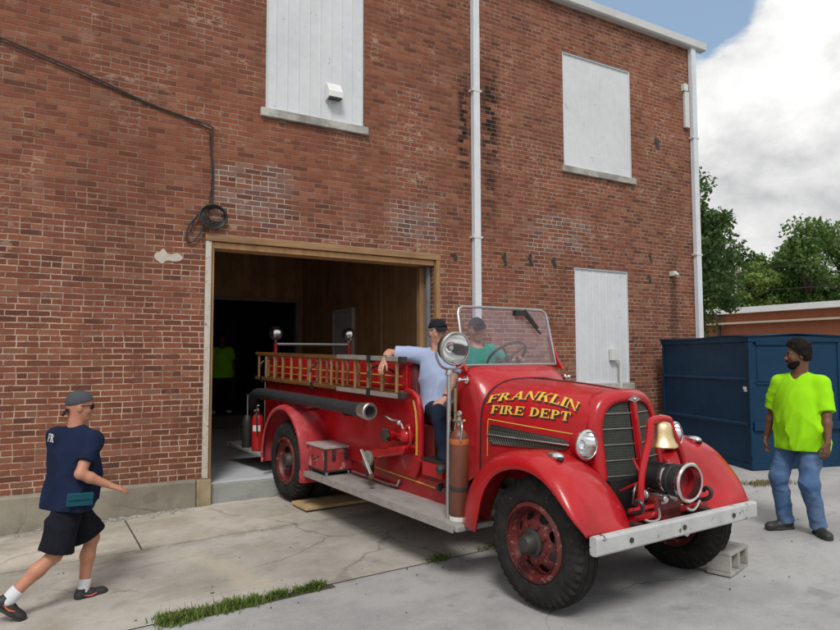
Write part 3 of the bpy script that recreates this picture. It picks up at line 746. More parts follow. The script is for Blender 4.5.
tree('big mid green tree with a broad rounded crown rising highest behind the low building', (45.5, 25.0, .3), 11, (45.5, 25.0, 7.1), (3.6, 4.0, 3.9), 27000, .135, M['leaf_mid'], .3, 1)
tree('yellow green bushy tree beside the utility pole behind the low building', (41.0, 27.5, .3), 9, (41.0, 27.5, 5.6), (3.2, 2.8, 3.1), 18000, .13, M['leaf_yel'], .25, 2)
tree('dark green tree cut by the right edge of the photo behind the low building', (50, 21.2, .3), 11, (50.0, 21.2, 7.0), (3.6, 4.0, 3.7), 18000, .14, M['leaf_mid'], .3, 3)
tree('low dark green tree filling the gap under the taller crowns', (47, 29.5, .3), 8, (49.5, 29.5, 4.6), (4.5, 4.5, 3.0), 9000, .2, M['leaf_dark'], .25, 4)
tree('low dark green tree behind the white roof edge on the right', (52, 22, .3), 8, (55, 22.5, 4.4), (4.5, 6, 3.0), 8000, .22, M['leaf_dark'], .25, 5)
tree('dark leafy tree close behind the right corner of the brick building', (18.4, 14.9, .25), 7.4, (18.5, 14.85, 5.25), (2.25, 2.25, 3.0), 24000, .082, M['leaf_dark'], .16, 6, group='trees near the brick building', clump=.36, nc=80)
tb = (33.9, 22.65, .3)
up = thing('utility_pole', 'pale wooden utility pole with a crossarm standing before the trees', 'utility pole', tb)
MB(tb).cyl((33.9, 22.65, 0), (33.9, 22.65, 7.07), .085, .06, 10).build('pole', M['pole'], up)
MB(tb).bar((33.45, 22.0, 6.47), (34.35, 23.3, 6.47), .1, .12).build('crossarm', M['pole'], up, smooth=0)
for q in (-.9, -.5, .5, .9):
    MB(tb).cyl((33.9 + .45 * q, 22.65 + .65 * q, 6.53), (33.9 + .45 * q, 22.65 + .65 * q, 6.66), .04, .03, 8).build('insulator', M['int_white'], up)
def wire(a, b, sag, label):
    a = Vector(a); b = Vector(b); ob_ = tuple(a)
    pts = [a + (b - a) * t + Vector((0, 0, -sag * 4 * t * (1 - t))) for t in np.linspace(0, 1, 24)]
    props(MB().tube(pts, .018, 5).build('overhead_wire', M['cable'], None), label, 'wire')
wire((33.9, 22.56, 5.45), (36, -4, 6.3), .5, 'lower overhead wire running right from the utility pole across the trees')
wire((34.3, 23.2, 6.66), (37, -4, 7.8), .5, 'upper overhead wire running right from the pole crossarm across the trees')
# ------------------------------------------------------------------ the fire truck (truck frame: x forward, y to its left, z up, origin on the ground under the front axle)
TF = Matrix(((0.0601145588, 0.9981906901, -0.0012593334, 4.2461), (-0.9979020794, 0.0600667042, -0.0241543158, 3.9772), (-0.0240349691, 0.0027087175, 0.9997074488, .0012), (0, 0, 0, 1)))
TB = (-2.4, 0, 0)
trk = thing('fire_truck', 'old open cab red fire truck with gold lettering parked nose out in the doorway', 'fire truck', TB, TF)
def part(mb, name, mat, parent=trk, **k): return mb.build(name, M[mat] if isinstance(mat, str) else mat, parent, **k)
def TMB(): return MB(TB)
AX = -4.19     # rear axle
# frame and axles
c = TMB()
for s in (-1, 1): c.span((-5.7, s * .42 - .035, .52), (.56, s * .42 + .035, .66))
for x in (-5.5, -3.2, -2.0, -.9, .3): c.span((x, -.38, .53), (x + .08, .38, .64))
c.cyl((0, -.75, .475), (0, .75, .475), .05); c.cyl((AX, -.8, .475), (AX, .8, .475), .075); c.ball((AX, 0, .475), .2)
for s in (-1, 1): 
    c.bar((-.55, s * .47, .60), (0, s * .47, .52), .07, .05); c.bar((0, s * .47, .52), (.55, s * .47, .62), .07, .05)
part(c, 'chassis', 'iron', smooth=30)
part(TMB().span((-1.3, -.36, .42), (.25, .36, .9)), 'engine_pan', 'black', smooth=0)
# wheels
def tyre(yc, rad, wid, lug, side):
    """lathe with a tread: side = -1 outer face towards -y"""
    prof = [(-.36, .585), (-.47, .64), (-.52, .74), (-.50, .84), (-.44, .925), (-.36, .972), (-.24, .992), (-.10, 1.0), (.10, 1.0), (.24, .992), (.36, .972), (.44, .925), (.50, .84), (.52, .74), (.47, .64), (.36, .585)]
    fine = []
    for i in range(len(prof) - 1):
        k = 4 if 4 <= i <= 9 else 1
        for j in range(k): fine.append((lerp(prof[i][0], prof[i + 1][0], j / k), lerp(prof[i][1], prof[i + 1][1], j / k)))
    fine.append(prof[-1]); NS = 176; m = TMB(); rs = []
    for i in range(NS):
        a = 2 * PI * i / NS; ring = []
        for w, r in fine:
            rr = r
            if r > .915:
                if lug:      # heavy chevron lugs
                    ph = (i / NS * 40 + abs(w) * 1.3) % 1
                    if ph < .46 and abs(w) > .03: rr -= .055
                else:        # ribs with notched edges
                    if abs(abs(w) - .13) < .028 or abs(abs(w) - .27) < .026: rr -= .022
                    if abs(w) > .30 and (i // 2) % 2 == 0: rr -= .036
            elif r > .86 and (i % 4 < 2): rr -= .006
            ring.append((rad * rr * math.cos(a), yc + w * wid * side, rad * rr * math.sin(a)))
        rs.append(ring)
    rs.append(rs[0])
    return rs
def wheel(x, yo, side, rear):
    """yo: outer face of the tyre"""
    wid = .235; rad = .475; rt = TMB(); z = .475
    cs = [yo - side * wid * .5]
    if rear: cs.append(yo - side * (wid * .5 + .29))
    for yc in cs:
        for rings in [tyre(yc, rad, wid, rear, side)]:
            rt.rings([[(x + p[0], p[1], z + p[2]) for p in r] for r in rings], False, False, closed=False)
    o = part(rt, 'wheel', 'rubber', smooth=28)
    rim = TMB(); y = lambda d: yo - side * d       # d = depth behind the outer face
    for k, yc in enumerate(cs):
        s0 = yo - side * (.29 * k)
        rim.lathe([(.262, -.004), (.285, .006), (.292, .018), (.282, .03), (.262, .038), (.252, .07), (.235, .09), (.235, .21), (.28, .225)], (x, s0, z), (0, -side, 0), 40, False)
    part(rim, 'rim', 'rust_red', o, smooth=40)
    dk = TMB(); dz = .13 if rear else .055       # dished disc with hand holes
    def disc(u, v):
        r = lerp(.095, .242, v); a = 2 * PI * u
        dep = dz + (.05 * math.sin(v * PI * .5) if not rear else -.06 * (1 - v)) * (1 if not rear else 1)
        if not rear: dep = .02 + .07 * v ** 1.5
        else: dep = .15 - .06 * v ** 2
        return (x + r * math.cos(a), y(dep), z + r * math.sin(a))
    nh = 8 if not rear else 6
    def hole(u, v):
        a = ((u * nh) % 1) - .5; return (a / .30) ** 2 + ((v - .66) / .23) ** 2 < 1
    dk.grid(192, 18, disc, skip=hole)
    part(dk, 'wheel_disc', 'rust_red', o, smooth=50, solid=.008)
    hb = TMB(); d0 = .02 if not rear else .15
    if rear: hb.lathe([(.115, .15), (.115, .10), (.10, .085), (.085, .02), (.07, .005), (.03, .0)], (x, yo, z), (0, -side, 0), 28)
    else: hb.lathe([(.105, .03), (.10, -.0), (.08, -.012), (.072, -.055), (.055, -.082), (.02, -.092), (.001, -.093)], (x, yo, z), (0, -side, 0), 28)
    part(hb, 'hub', 'iron', o, smooth=35)
    bt = TMB()
    for k in range(8):
        a = 2 * PI * (k + .5) / 8; r = .128 if not rear else .135; d1 = .018 if not rear else .13
        bt.cyl((x + r * math.cos(a), y(d1 + .02), z + r * math.sin(a)), (x + r * math.cos(a), y(d1 - .018), z + r * math.sin(a)), .013, seg=6)
    part(bt, 'lug_nuts', 'rust_red', o, smooth=20)
    return o
for s in (-1, 1):
    wheel(0, s * .935, s, False); wheel(AX, s * 1.06, s, True)

# hood: a tapering superellipse
def hood_w(x): t = max(0, min(1, (x + 1) / 1.1)); return .60 - .19 * t ** 1.15
def hood_top(x): t = max(0, min(1, (x + 1) / 1.1)); return 1.61 - .05 * t * t
ZM, ZB = 1.1, .80
def hood_sec(x, grow=0.0, n=44):
    """polyline from lower right over the top to lower left"""
    w = hood_w(x) + grow; zt = hood_top(x) + grow; P = []
    for z in np.linspace(ZB, ZM, 6)[:-1]: P.append((-w, z))
    for i in range(n + 1):
        a = PI - PI * i / n; ca, sa = math.cos(a), math.sin(a)
        P.append((w * math.copysign(abs(ca) ** (2 / 3), ca), ZM + (zt - ZM) * abs(sa) ** (2 / 3)))
    for z in np.linspace(ZM, ZB, 6)[1:]: P.append((w, z))
    return P
def shell_x(y, z): return .185 + (1.48 - z) * .155 - .22 * abs(y)
rs = []
for x in np.linspace(-.985, .06, 22): rs.append([(x, p[0], p[1]) for p in hood_sec(x)])
part(TMB().rings(rs, False, False, closed=False), 'hood', 'red', smooth=50)
# point on the hood's right side: x, height along the flank -> point and normal
def hood_pt(x, z, off=0.0, side=-1):
    zt = hood_top(x); w = hood_w(x)
    def yy(zz):
        if zz <= ZM: return w
        q = (zz - ZM) / (zt - ZM); return w * max(0.0, 1 - q ** 3) ** (1 / 3)
    y0 = yy(z); e = .004; dy = (yy(z + e) - yy(z - e)) / (2 * e); n = Vector((.0, 1, -dy)).normalized()
    return (x, side * (y0 + off * n.y), z + off * n.z)
# seam, hood hinge, pinstripes
s_ = TMB()
for x in (-.985,):
    P = hood_sec(x, .004); s_.tube([(x, p[0], p[1]) for p in P], .006, 6)
s_.tube([(x, 0, hood_top(x) + .003) for x in np.linspace(-.98, .06, 12)], .006, 6)
part(s_, 'hood_seam', 'black')
def strip(mb, pts, w, off=.004, side=-1):
    """thin painted line lying on the hood flank, through (x, z) points"""
    for (x0, z0), (x1, z1) in zip(pts, pts[1:]):
        n = 10
        d = Vector((x1 - x0, z1 - z0)).normalized(); px, pz = -d.y * w / 2, d.x * w / 2
        def fn(u, v):
            x = lerp(x0, x1, u) + px * (2 * v - 1); z = lerp(z0, z1, u) + pz * (2 * v - 1); return hood_pt(x, z, off, side)
        mb.grid(n, 1, fn)
for s in (-1, 1):
    m = TMB(); strip(m, [(-.90, .95), (-.90, 1.266)], .008, side=s); strip(m, [(-.90, 1.27), (-.03, 1.225)], .008, side=s); part(m, 'pinstripe', 'gold', smooth=0)
    # louvre panel with a bright bar
    lv = TMB()
    def lz(u): return lerp(1.057, 1.088, u), lerp(1.226, 1.178, u)
    def lx(u, v):
        a = abs(2 * v - 1); return lerp(-.885 + .035 * a ** 3, -.09 - .05 * a ** 3, u)
    lv.grid(30, 6, lambda u, v: hood_pt(lx(u, v), lerp(*lz(u), v), .003, s))
    lo = part(lv, 'hood_vent', 'mesh_dark', smooth=40)
    ms = TMB()
    for k in range(30):
        u = (k + .5) / 30
        for sl in (-1, 1):
            ms.tube([hood_pt(lx(min(1, max(0, u + sl * .030 * (2 * v - 1))), v), lerp(*lz(u), v), .006, s) for v in (.04, .27, .5, .73, .96)], .0034, 4)
    for v in (.15, .33, .66, .84):
        ms.tube([hood_pt(lx(u, v), lerp(*lz(u), v), .006, s) for u in np.linspace(.01, .99, 12)], .0026, 4)
    part(ms, 'mesh', 'mesh_bar', lo, smooth=0)
    part(TMB().tube([hood_pt(lerp(-.90, -.02, u), lerp(1.143, 1.135, u), .014, s) for u in np.linspace(0, 1, 14)], .007, 6), 'trim_bar', 'chrome', lo)
    ed = TMB(); loop = [hood_pt(lx(u, 0), lz(u)[0], .005, s) for u in np.linspace(0, 1, 14)] + [hood_pt(lx(1, v), lerp(*lz(1), v), .005, s) for v in np.linspace(.15, 1, 5)] + [hood_pt(lx(u, 1), lz(u)[1], .005, s) for u in np.linspace(.95, 0, 14)] + [hood_pt(lx(0, v), lerp(*lz(0), v), .005, s) for v in np.linspace(.85, .15, 5)]
    part(ed.tube(loop, .006, 6, closed=True), 'edge', 'red_dark', lo)

# lettering: FRANKLIN arched over FIRE DEPT, gold with black shadow
def glyph(ch):
    Q = []   # quads as 4 corners (x, y), y 0..1
    def r(x0, y0, x1, y1): Q.append([(x0, y0), (x1, y0), (x1, y1), (x0, y1)])
    def stem(x, w=.2): r(x, .0, x + w, 1); r(x - .07, 0, x, .09); r(x + w, 0, x + w + .07, .09); r(x - .07, .91, x, 1); r(x + w, .91, x + w + .07, 1)
    def bowl(x, y0, y1, rx, t=.2, th=.09):
        cy = (y0 + y1) / 2; ry = (y1 - y0) / 2; n = 9
        for i in range(n):
            a, b = PI / 2 - PI * i / n, PI / 2 - PI * (i + 1) / n
            Q.append([(x + rx * math.cos(a), cy + ry * math.sin(a)), (x + rx * math.cos(b), cy + ry * math.sin(b)), (x + max(rx - t, .02) * math.cos(b), cy + (ry - th) * math.sin(b)), (x + max(rx - t, .02) * math.cos(a), cy + (ry - th) * math.sin(a))])
    if ch == 'F': stem(.08); r(.28, .9, .72, 1); r(.64, .70, .72, .9); r(.28, .46, .52, .56); r(.5, .38, .56, .64); w = .78
    elif ch == 'E': stem(.08); r(.28, .9, .74, 1); r(.66, .72, .74, .9); r(.28, .46, .52, .56); r(.5, .38, .56, .64); r(.28, 0, .76, .1); r(.68, .1, .76, .30); w = .84
    elif ch == 'I': stem(.09); w = .40
    elif ch == 'T': stem(.31); r(.06, .9, .31, 1); r(.51, .9, .76, 1); r(.04, .68, .12, .9); r(.70, .68, .78, .9); w = .82
    elif ch == 'L': stem(.08); r(.28, 0, .70, .1); r(.62, .1, .70, .34); w = .76
    elif ch == 'P': stem(.08); bowl(.28, .44, 1, .40); w = .74
    elif ch == 'D': stem(.08); bowl(.28, 0, 1, .50, .2, .1); w = .86
    elif ch == 'R': stem(.08); bowl(.28, .46, 1, .38); Q.append([(.34, .5), (.54, .5), (.84, 0), (.62, 0)]); r(.84, 0, .90, .09); w = .92
    elif ch == 'K': stem(.08); Q.append([(.30, .42), (.30, .54), (.70, 1), (.78, .98)]); r(.64, .92, .86, 1.0); Q.append([(.40, .62), (.54, .74), (.86, 0), (.64, 0)]); r(.58, 0, .64, .08); w = .94
    elif ch == 'N': r(.08, 0, .16, .82); r(.0, 0, .08, .08); r(.16, 0, .24, .08); Q.append([(.0, 1), (.24, 1), (.80, 0), (.66, 0)]); r(.70, .28, .78, 1); r(.62, .92, .70, 1); r(.78, .92, .86, 1); w = .92
    elif ch == 'A': Q.append([(.10, 0), (.20, 0), (.46, .86), (.40, 1)]); Q.append([(.40, 1), (.54, 1), (.90, 0), (.66, 0)]); r(.24, .28, .64, .37); r(.02, 0, .10, .08); r(.20, 0, .28, .08); r(.58, 0, .66, .08); r(.90, 0, .96, .08); w = .98
    else: w = .45
    return Q, w
def text_on_hood(mb, txt, x0, x1, base, h, off, dx=0, dz=0, grow=0.0):
    ws = [glyph(c)[1] for c in txt]; tot = sum(ws); k = (x1 - x0) / tot; cur = 0; e = 0
    for ch in txt:
        Q, w = glyph(ch)
        for q in Q:
            e += 1; o_ = off + .00012 * (e % 9)
            cxq = sum(p[0] for p in q) / 4; cyq = sum(p[1] for p in q) / 4
            q2 = [(p[0] + (grow if p[0] > cxq else -grow), p[1] + (grow * .8 if p[1] > cyq else -grow * .8)) for p in q]
            def fn(u, v):
                a = [lerp(q2[0][i], q2[1][i], u) for i in (0, 1)]; b = [lerp(q2[3][i], q2[2][i], u) for i in (0, 1)]
                xx = lerp(a[0], b[0], v); yy = lerp(a[1], b[1], v)
                X = x0 + (cur + xx) * k + dx; return hood_pt(X, base(X) + yy * h + dz, o_)
            mb.grid(2, 4, fn)
        cur += w
def arch(x): return 1.400 + .058 * (1 - ((x + .50) / .45) ** 2) 
def flat(x): return 1.318 + .012 * (1 - ((x + .49) / .42) ** 2)
for txt, x0, x1, bs, h in (('FRANKLIN', -.955, -.035, arch, .066), ('FIRE', -.885, -.527, flat, .070), ('DEPT', -.475, -.085, flat, .070)):
    m = TMB(); text_on_hood(m, txt, x0, x1, bs, h, .0022, .014, -.014, .02); part(m, 'letter_shadow', 'black', smooth=0, fix=False)
    m = TMB(); text_on_hood(m, txt, x0, x1, bs, h, .0048); part(m, 'lettering', 'gold', smooth=0, fix=False)

# radiator shell with a V-fronted double grille
def shell_sec(grow, n=60):
    P = []; w = .405 + grow; zt = 1.562 + grow
    for z in np.linspace(.66, 1.1, 8)[:-1]: P.append((-w, z))
    for i in range(n + 1):
        a = PI - PI * i / n; ca, sa = math.cos(a), math.sin(a); P.append((w * math.copysign(abs(ca) ** (2 / 3.4), ca), 1.1 + (zt - 1.1) * abs(sa) ** (2 / 3.0)))
    for z in np.linspace(1.1, .66, 8)[1:]: P.append((w, z))
    return P
rings = []
for g_, dx in ((.002, -.16), (.008, -.10), (.006, -.05), (-.004, -.02), (-.022, -.004), (-.05, .003), (-.075, .0), (-.085, -.012), (-.088, -.05)):
    P = shell_sec(g_); rings.append([((shell_x(p[0], p[1]) + dx) if dx > -.13 else min(.055, shell_x(p[0], p[1]) + dx), p[0], p[1] if g_ > -.05 or p[1] > .72 else max(p[1], .70)) for p in P])
sh = part(TMB().rings(rings, False, False, closed=False), 'radiator_shell', 'red', smooth=50)
part(TMB().rings([[(shell_x(0, z) + .006 + dx, y, z) for dx, y in ((-.03, -.028), (0.004, -.022), (.012, 0), (0.004, .022), (-.03, .028))] for z in np.linspace(.68, 1.475, 10)], closed=False), 'grille_divider', 'red', smooth=40)
em = TMB(); em.prism([(-.075, 1.497), (0, 1.472), (.075, 1.497), (0, 1.524)], 0, shell_x(0, 1.5) + .002, shell_x(0, 1.5) + .014); em.ball((shell_x(0, 1.5) + .013, 0, 1.498), .014, 10, 6); part(em, 'radiator_badge', 'steel', smooth=30)
for s in (-1, 1):
    bk = TMB()
    ow = lambda z: .326 * (1 - (max(0, z - 1.1) / .384) ** 3) ** (1 / 3.4) if z < 1.484 else 0.0
    def bkf(u, v):
        z = lerp(.68, 1.479, v); y = s * lerp(0, ow(z) + .004, u); return (shell_x(y, z) - .042, y, z)
    bk.grid(10, 30, bkf)
    go = part(bk, 'grille', 'mesh_dark', smooth=0)
    top = lambda y: 1.485 - .75 * max(0, abs(y) - .05) ** 2 
    vb = TMB()
    for k in range(26):
        y = s * (.035 + k * .0118)
        if abs(y) > .31: continue
        zt_ = 1.1 + .375 * (1 - (abs(y) / .324) ** 3.4) ** (1 / 3); vb.tube([(shell_x(y, z) - .03, y, z) for z in (.69, .9, 1.1, lerp(1.1, zt_, .5), zt_)], .0028, 4)
    for k in range(42):
        z = .70 + k * .0185; ym = max(.04, ow(z) - .004)
        vb.tube([(shell_x(s * .03, z) - .032, s * .03, z), (shell_x(s * ym, z) - .032, s * ym, z)], .0022, 4)
    part(vb, 'mesh', 'mesh_bar', go, smooth=0)
    hb = TMB()
    for z in np.arange(.80, 1.45, .118):
        ym = ow(z) - .004
        hb.tube([(shell_x(s * .025, z) - .018, s * .025, z), (shell_x(s * ym, z) - .018, s * ym, z)], .0036, 6)
    part(hb, 'grille_bar', 'steel', go)
part(TMB().span((.02, -.27, .70), (.06, .27, 1.36)), 'radiator_core', 'black', smooth=0)

# cowl and cab front
def cowl_sec(w, zt, zb, n=3.6):
    P = [(-w, z) for z in np.linspace(zb, 1.15, 6)[:-1]]
    for i in range(41):
        a = PI - PI * i / 40; ca, sa = math.cos(a), math.sin(a); P.append((w * math.copysign(abs(ca) ** (2 / n), ca), 1.15 + (zt - 1.15) * abs(sa) ** (2 / n)))
    return P + [(w, z) for z in np.linspace(1.15, zb, 6)[1:]]
rings = [[(-.992, p[0], p[1]) for p in cowl_sec(.602, 1.612, .80, 3)], [(-1.02, p[0], p[1]) for p in cowl_sec(.615, 1.64, .76, 3.3)], [(-1.12, p[0], p[1]) for p in cowl_sec(.622, 1.705, .70, 5)], [(-1.21, p[0], p[1]) for p in cowl_sec(.622, 1.722, .66, 8)], [(-1.29, p[0], p[1]) for p in cowl_sec(.622, 1.715, .64, 9)], [(-1.29, p[0], p[1]) for p in cowl_sec(.58, 1.68, .66, 9)]]
part(TMB().rings(rings, False, False, closed=False), 'cowl', 'red', smooth=45)
part(TMB().span((-1.275, -.57, .62), (-1.20, .57, 1.68)), 'firewall', 'red_dark', smooth=0)
part(TMB().span((-1.30, -.50, 1.42), (-1.36, .50, 1.62)), 'dashboard', 'black', smooth=0, bevel=.02)
# windscreen
def wy(t): return .588 - .012 * t
def wx(t): return -1.233 - .136 * t
loop = []
b0, b1 = 1.728, 2.275
for (y, z) in [(-1, 0), (-1, .30), (-1, .6), (-1, .88), (-.975, .955), (-.90, 1.0), (-.5, 1.008), (0, 1.01), (.5, 1.008), (.90, 1.0), (.975, .955), (1, .88), (1, .6), (1, .3), (1, 0), (.5, 0), (0, 0), (-.5, 0)]:
    loop.append((wx(z), y * wy(z), lerp(b0, b1, z)))
ws = part(TMB().tube(loop, .014, 8, closed=True), 'windscreen', 'brass' if 0 else 'steel')
part(TMB().add([(p[0], p[1] * .99, p[2]) for p in loop[:15]], [tuple(range(15))]).build if 0 else TMB().add([(wx(z) , y * (wy(z) - .006), lerp(b0, b1, z)) for (y, z) in [(-1, .01), (-1, .88), (-.975, .955), (-.90, .99), (.90, .99), (.975, .955), (1, .88), (1, .01)]], [tuple(range(8))]), 'pane', 'pane', ws, smooth=0, fix=False)
wp = TMB(); wp.box((wx(.95) + .03, .17, 2.235), (.05, .11, .055)); wp.bar((wx(.9) + .035, .20, 2.255), (wx(.52) + .03, .42, 2.03), .018, .014); wp.bar((wx(.95) + .04, .24, 2.27), (wx(.6) + .036, .38, 2.09), .02, .03)
part(wp, 'wiper', 'black', ws, smooth=0, bevel=.003)
for s in (-1, 1):
    po = TMB(); po.prism([(-1.15, 1.68), (-1.31, 1.70), (-1.375, 2.02), (-1.335, 2.03), (-1.235, 1.80)], 1, s * .604, s * .632); part(po, 'windscreen_post', 'red', smooth=0, bevel=.006)
    kn = TMB().cyl((-1.16, s * .615, 1.60), (-1.16, s * .70, 1.60), .013).ball((-1.16, s * .70, 1.60), .022, 10, 6).lathe([(.03, 0), (.036, .01), (.02, .02)], (-1.16, s * .618, 1.60), (0, s, 0), 16)
    part(kn, 'cowl_knob', 'chrome')
# steering wheel
sw = TMB(); swc = Vector((-1.70, .345, 1.80)); ax_ = Vector((-.66, 0, .75)).normalized(); e1 = Vector((0, 1, 0)); e2 = ax_.cross(e1)
sw.tube([swc + (e1 * math.cos(t) + e2 * math.sin(t)) * .222 for t in np.linspace(0, 2 * PI, 40, endpoint=False)], .0145, 8, closed=True)
for k in range(4):
    t = PI / 4 + k * PI / 2; sw.tube([swc - ax_ * .03, swc - ax_ * .01 + (e1 * math.cos(t) + e2 * math.sin(t)) * .12, swc + (e1 * math.cos(t) + e2 * math.sin(t)) * .222], .011, 6)
sw.lathe([(.045, -.05), (.045, -.02), (.02, -.005)], swc, ax_, 16)
swo = part(sw, 'steering_wheel', 'black')
part(TMB().tube([swc - ax_ * .04, swc - ax_ * .95], .024, 10), 'steering_column', 'black', swo)
# cab floor, seat
part(TMB().span((-1.88, -.70, .62), (-1.28, .70, .80)), 'cab_floor', 'red', smooth=0, bevel=.01)
part(TMB().span((-2.02, -.66, .80), (-1.60, .66, 1.14)), 'seat_base', 'red_dark', smooth=0, bevel=.02)
part(TMB().span((-2.0, -.64, 1.145), (-1.50, .64, 1.235)), 'seat_cushion', 'maroon', smooth=0, bevel=.045)
part(TMB().box((-2.0, 0, 1.50), (.12, 1.30, .46), Matrix.Rotation(R(-9), 3, 'Y')), 'seat_back', 'maroon', smooth=0, bevel=.05)
bs = TMB().span((-1.60, -.80, .70), (-1.28, -.66, .835)); bo = part(bs, 'step_box', 'red', smooth=0, bevel=.01)
part(TMB().span((-1.61, -.81, .838), (-1.27, -.65, .862)), 'lid', 'black', bo, smooth=0, bevel=.006)

# rear body: lower sides, hose bed
def body_side(s):
    y = s * .745; m = TMB()
    Q = [(-1.70, .80), (-1.70, 1.10), (-1.715, 1.28), (-1.76, 1.40), (-1.84, 1.455), (-5.62, 1.455), (-5.62, .62), (-1.80, .62)]
    m.prism(Q, 1, y, y - s * .05); part(m, 'body_side', 'red', smooth=30, bevel=.012)
    q = TMB(); q.tube([(-1.70, y, .80), (-1.70, y, 1.10), (-1.715, y, 1.27), (-1.757, y, 1.39), (-1.84, y, 1.447), (-1.95, y, 1.46)], .026, 8); part(q, 'body_edge', 'red')
    st = TMB()
    for dx in (.055, .075): st.tube([(-1.70 - dx, y + s * .002, .85), (-1.70 - dx, y + s * .002, 1.12), (-1.72 - dx, y + s * .002, 1.26), (-1.775 - dx * .8, y + s * .002, 1.375)], .0045, 4)
    part(st, 'pinstripe', 'gold')
    b = TMB(); b.span((-5.60, s * .70, 1.456), (-2.02, s * .67, 1.72)); part(b, 'hose_bed_side', 'red', smooth=0, bevel=.01)
    b = TMB(); b.span((-5.55, s * .7025, 1.585), (-2.1, s * .701, 1.597)); b.span((-5.55, s * .7025, 1.50), (-2.1, s * .701, 1.508)); part(b, 'pinstripe', 'gold', smooth=0)
    c_ = TMB(); c_.span((-5.6, s * .78, 1.375), (-1.95, s * .705, 1.405)); part(c_, 'ladder_shelf', 'red_dark', smooth=0, bevel=.006)  # darker red puts the shade under the ladder into the colour
    sl = TMB(); sl.prism([(-3.55, .44), (-1.32, .44), (-1.24, .62), (-1.24, .70), (-1.80, .70), (-3.55, .62)], 1, s * .70, s * .66); part(sl, 'sill', 'red', smooth=0, bevel=.008)
    ps = TMB()
    for z0, z1, x0 in ((.60, .555, -3.55), (.665, .625, -3.3)): ps.bar((x0, s * .703, z0 + .03), (-1.42 if z0 < .64 else -2.3, s * .703, z1 + .02), .003, .012)
    part(ps, 'pinstripe', 'gold', smooth=0)
for s in (-1, 1): body_side(s)
part(TMB().span((-5.62, -.70, .62), (-5.58, .70, 1.70)).span((-2.06, -.69, .62), (-2.02, .69, 1.70)).span((-5.58, -.69, .62), (-2.06, .69, .66)), 'body_ends', 'red', smooth=0)
part(TMB().span((-5.57, -.665, 1.5), (-2.07, .665, 1.60)), 'hose_bed_cover', 'black', smooth=0)
# rear fenders
def rear_fender(s):
    m = TMB(); yo, yi = 1.125, .70; Ro = .665
    sec = [(yo - .035, -.045), (yo - .012, -.05), (yo, -.035), (yo - .006, -.01), (yo - .04, .006), (yo - .11, .014), (yo - .26, .014), (yi, .010)]
    angs = [R(a) for a in np.linspace(188, -14, 44)]
    rs = []
    for a in angs:
        ring = []
        for y, dr in sec:
            r = Ro + dr; ring.append((AX + .015 + r * .945 * math.cos(a), s * y, .475 + r * 1.015 * math.sin(a)))
        rs.append(ring)
    rs.insert(0, [(p[0] + .0, p[1], .44) for p in rs[0]]); rs.append([(p[0] + .01, p[1], .455) for p in rs[-1]])
    f = part(m.rings(rs, False, False, closed=False), 'rear_fender', 'red_fade', smooth=45, solid=.006, fix=True)
    a0 = R(96); P = []
    st = TMB(); st.grid(6, 4, lambda u, v: (AX + .015 + (Ro + .022) * .945 * math.cos(R(lerp(108, 78, u))), s * lerp(.74, .97, v), .475 + (Ro + .022) * 1.015 * math.sin(R(lerp(108, 78, u)))))
    part(st, 'step_pad', 'alu', f, smooth=0, solid=.008)
    part(TMB().span((AX - .62, s * .70, .5), (AX + .62, s * .69, 1.1)), 'inner_panel', 'black', f, smooth=0)
for s in (-1, 1): rear_fender(s)
# running boards and tailboard
for s in (-1, 1):
    r_ = TMB(); r_.span((-3.57, s * 1.075, .405), (-.70, s * .68, .452)); ro = part(r_, 'running_board', 'tread', smooth=0, bevel=.008)
    part(TMB().span((-3.57, s * 1.078, .395), (-.74, s * 1.096, .458)), 'edge_trim', 'alu', ro, smooth=0, bevel=.004)
    for x in (-3.2, -2.4, -1.6, -.95): part(TMB().bar((x, s * .45, .385), (x, s * 1.03, .385), .05, .03), 'bracket', 'iron', ro, smooth=0)
tb_ = part(TMB().span((-6.22, -1.06, .405), (-5.0, 1.06, .45)), 'tailboard', 'tread', smooth=0, bevel=.01)
part(TMB().span((-6.235, -1.07, .39), (-6.221, 1.07, .455)), 'edge_trim', 'alu', tb_, smooth=0)
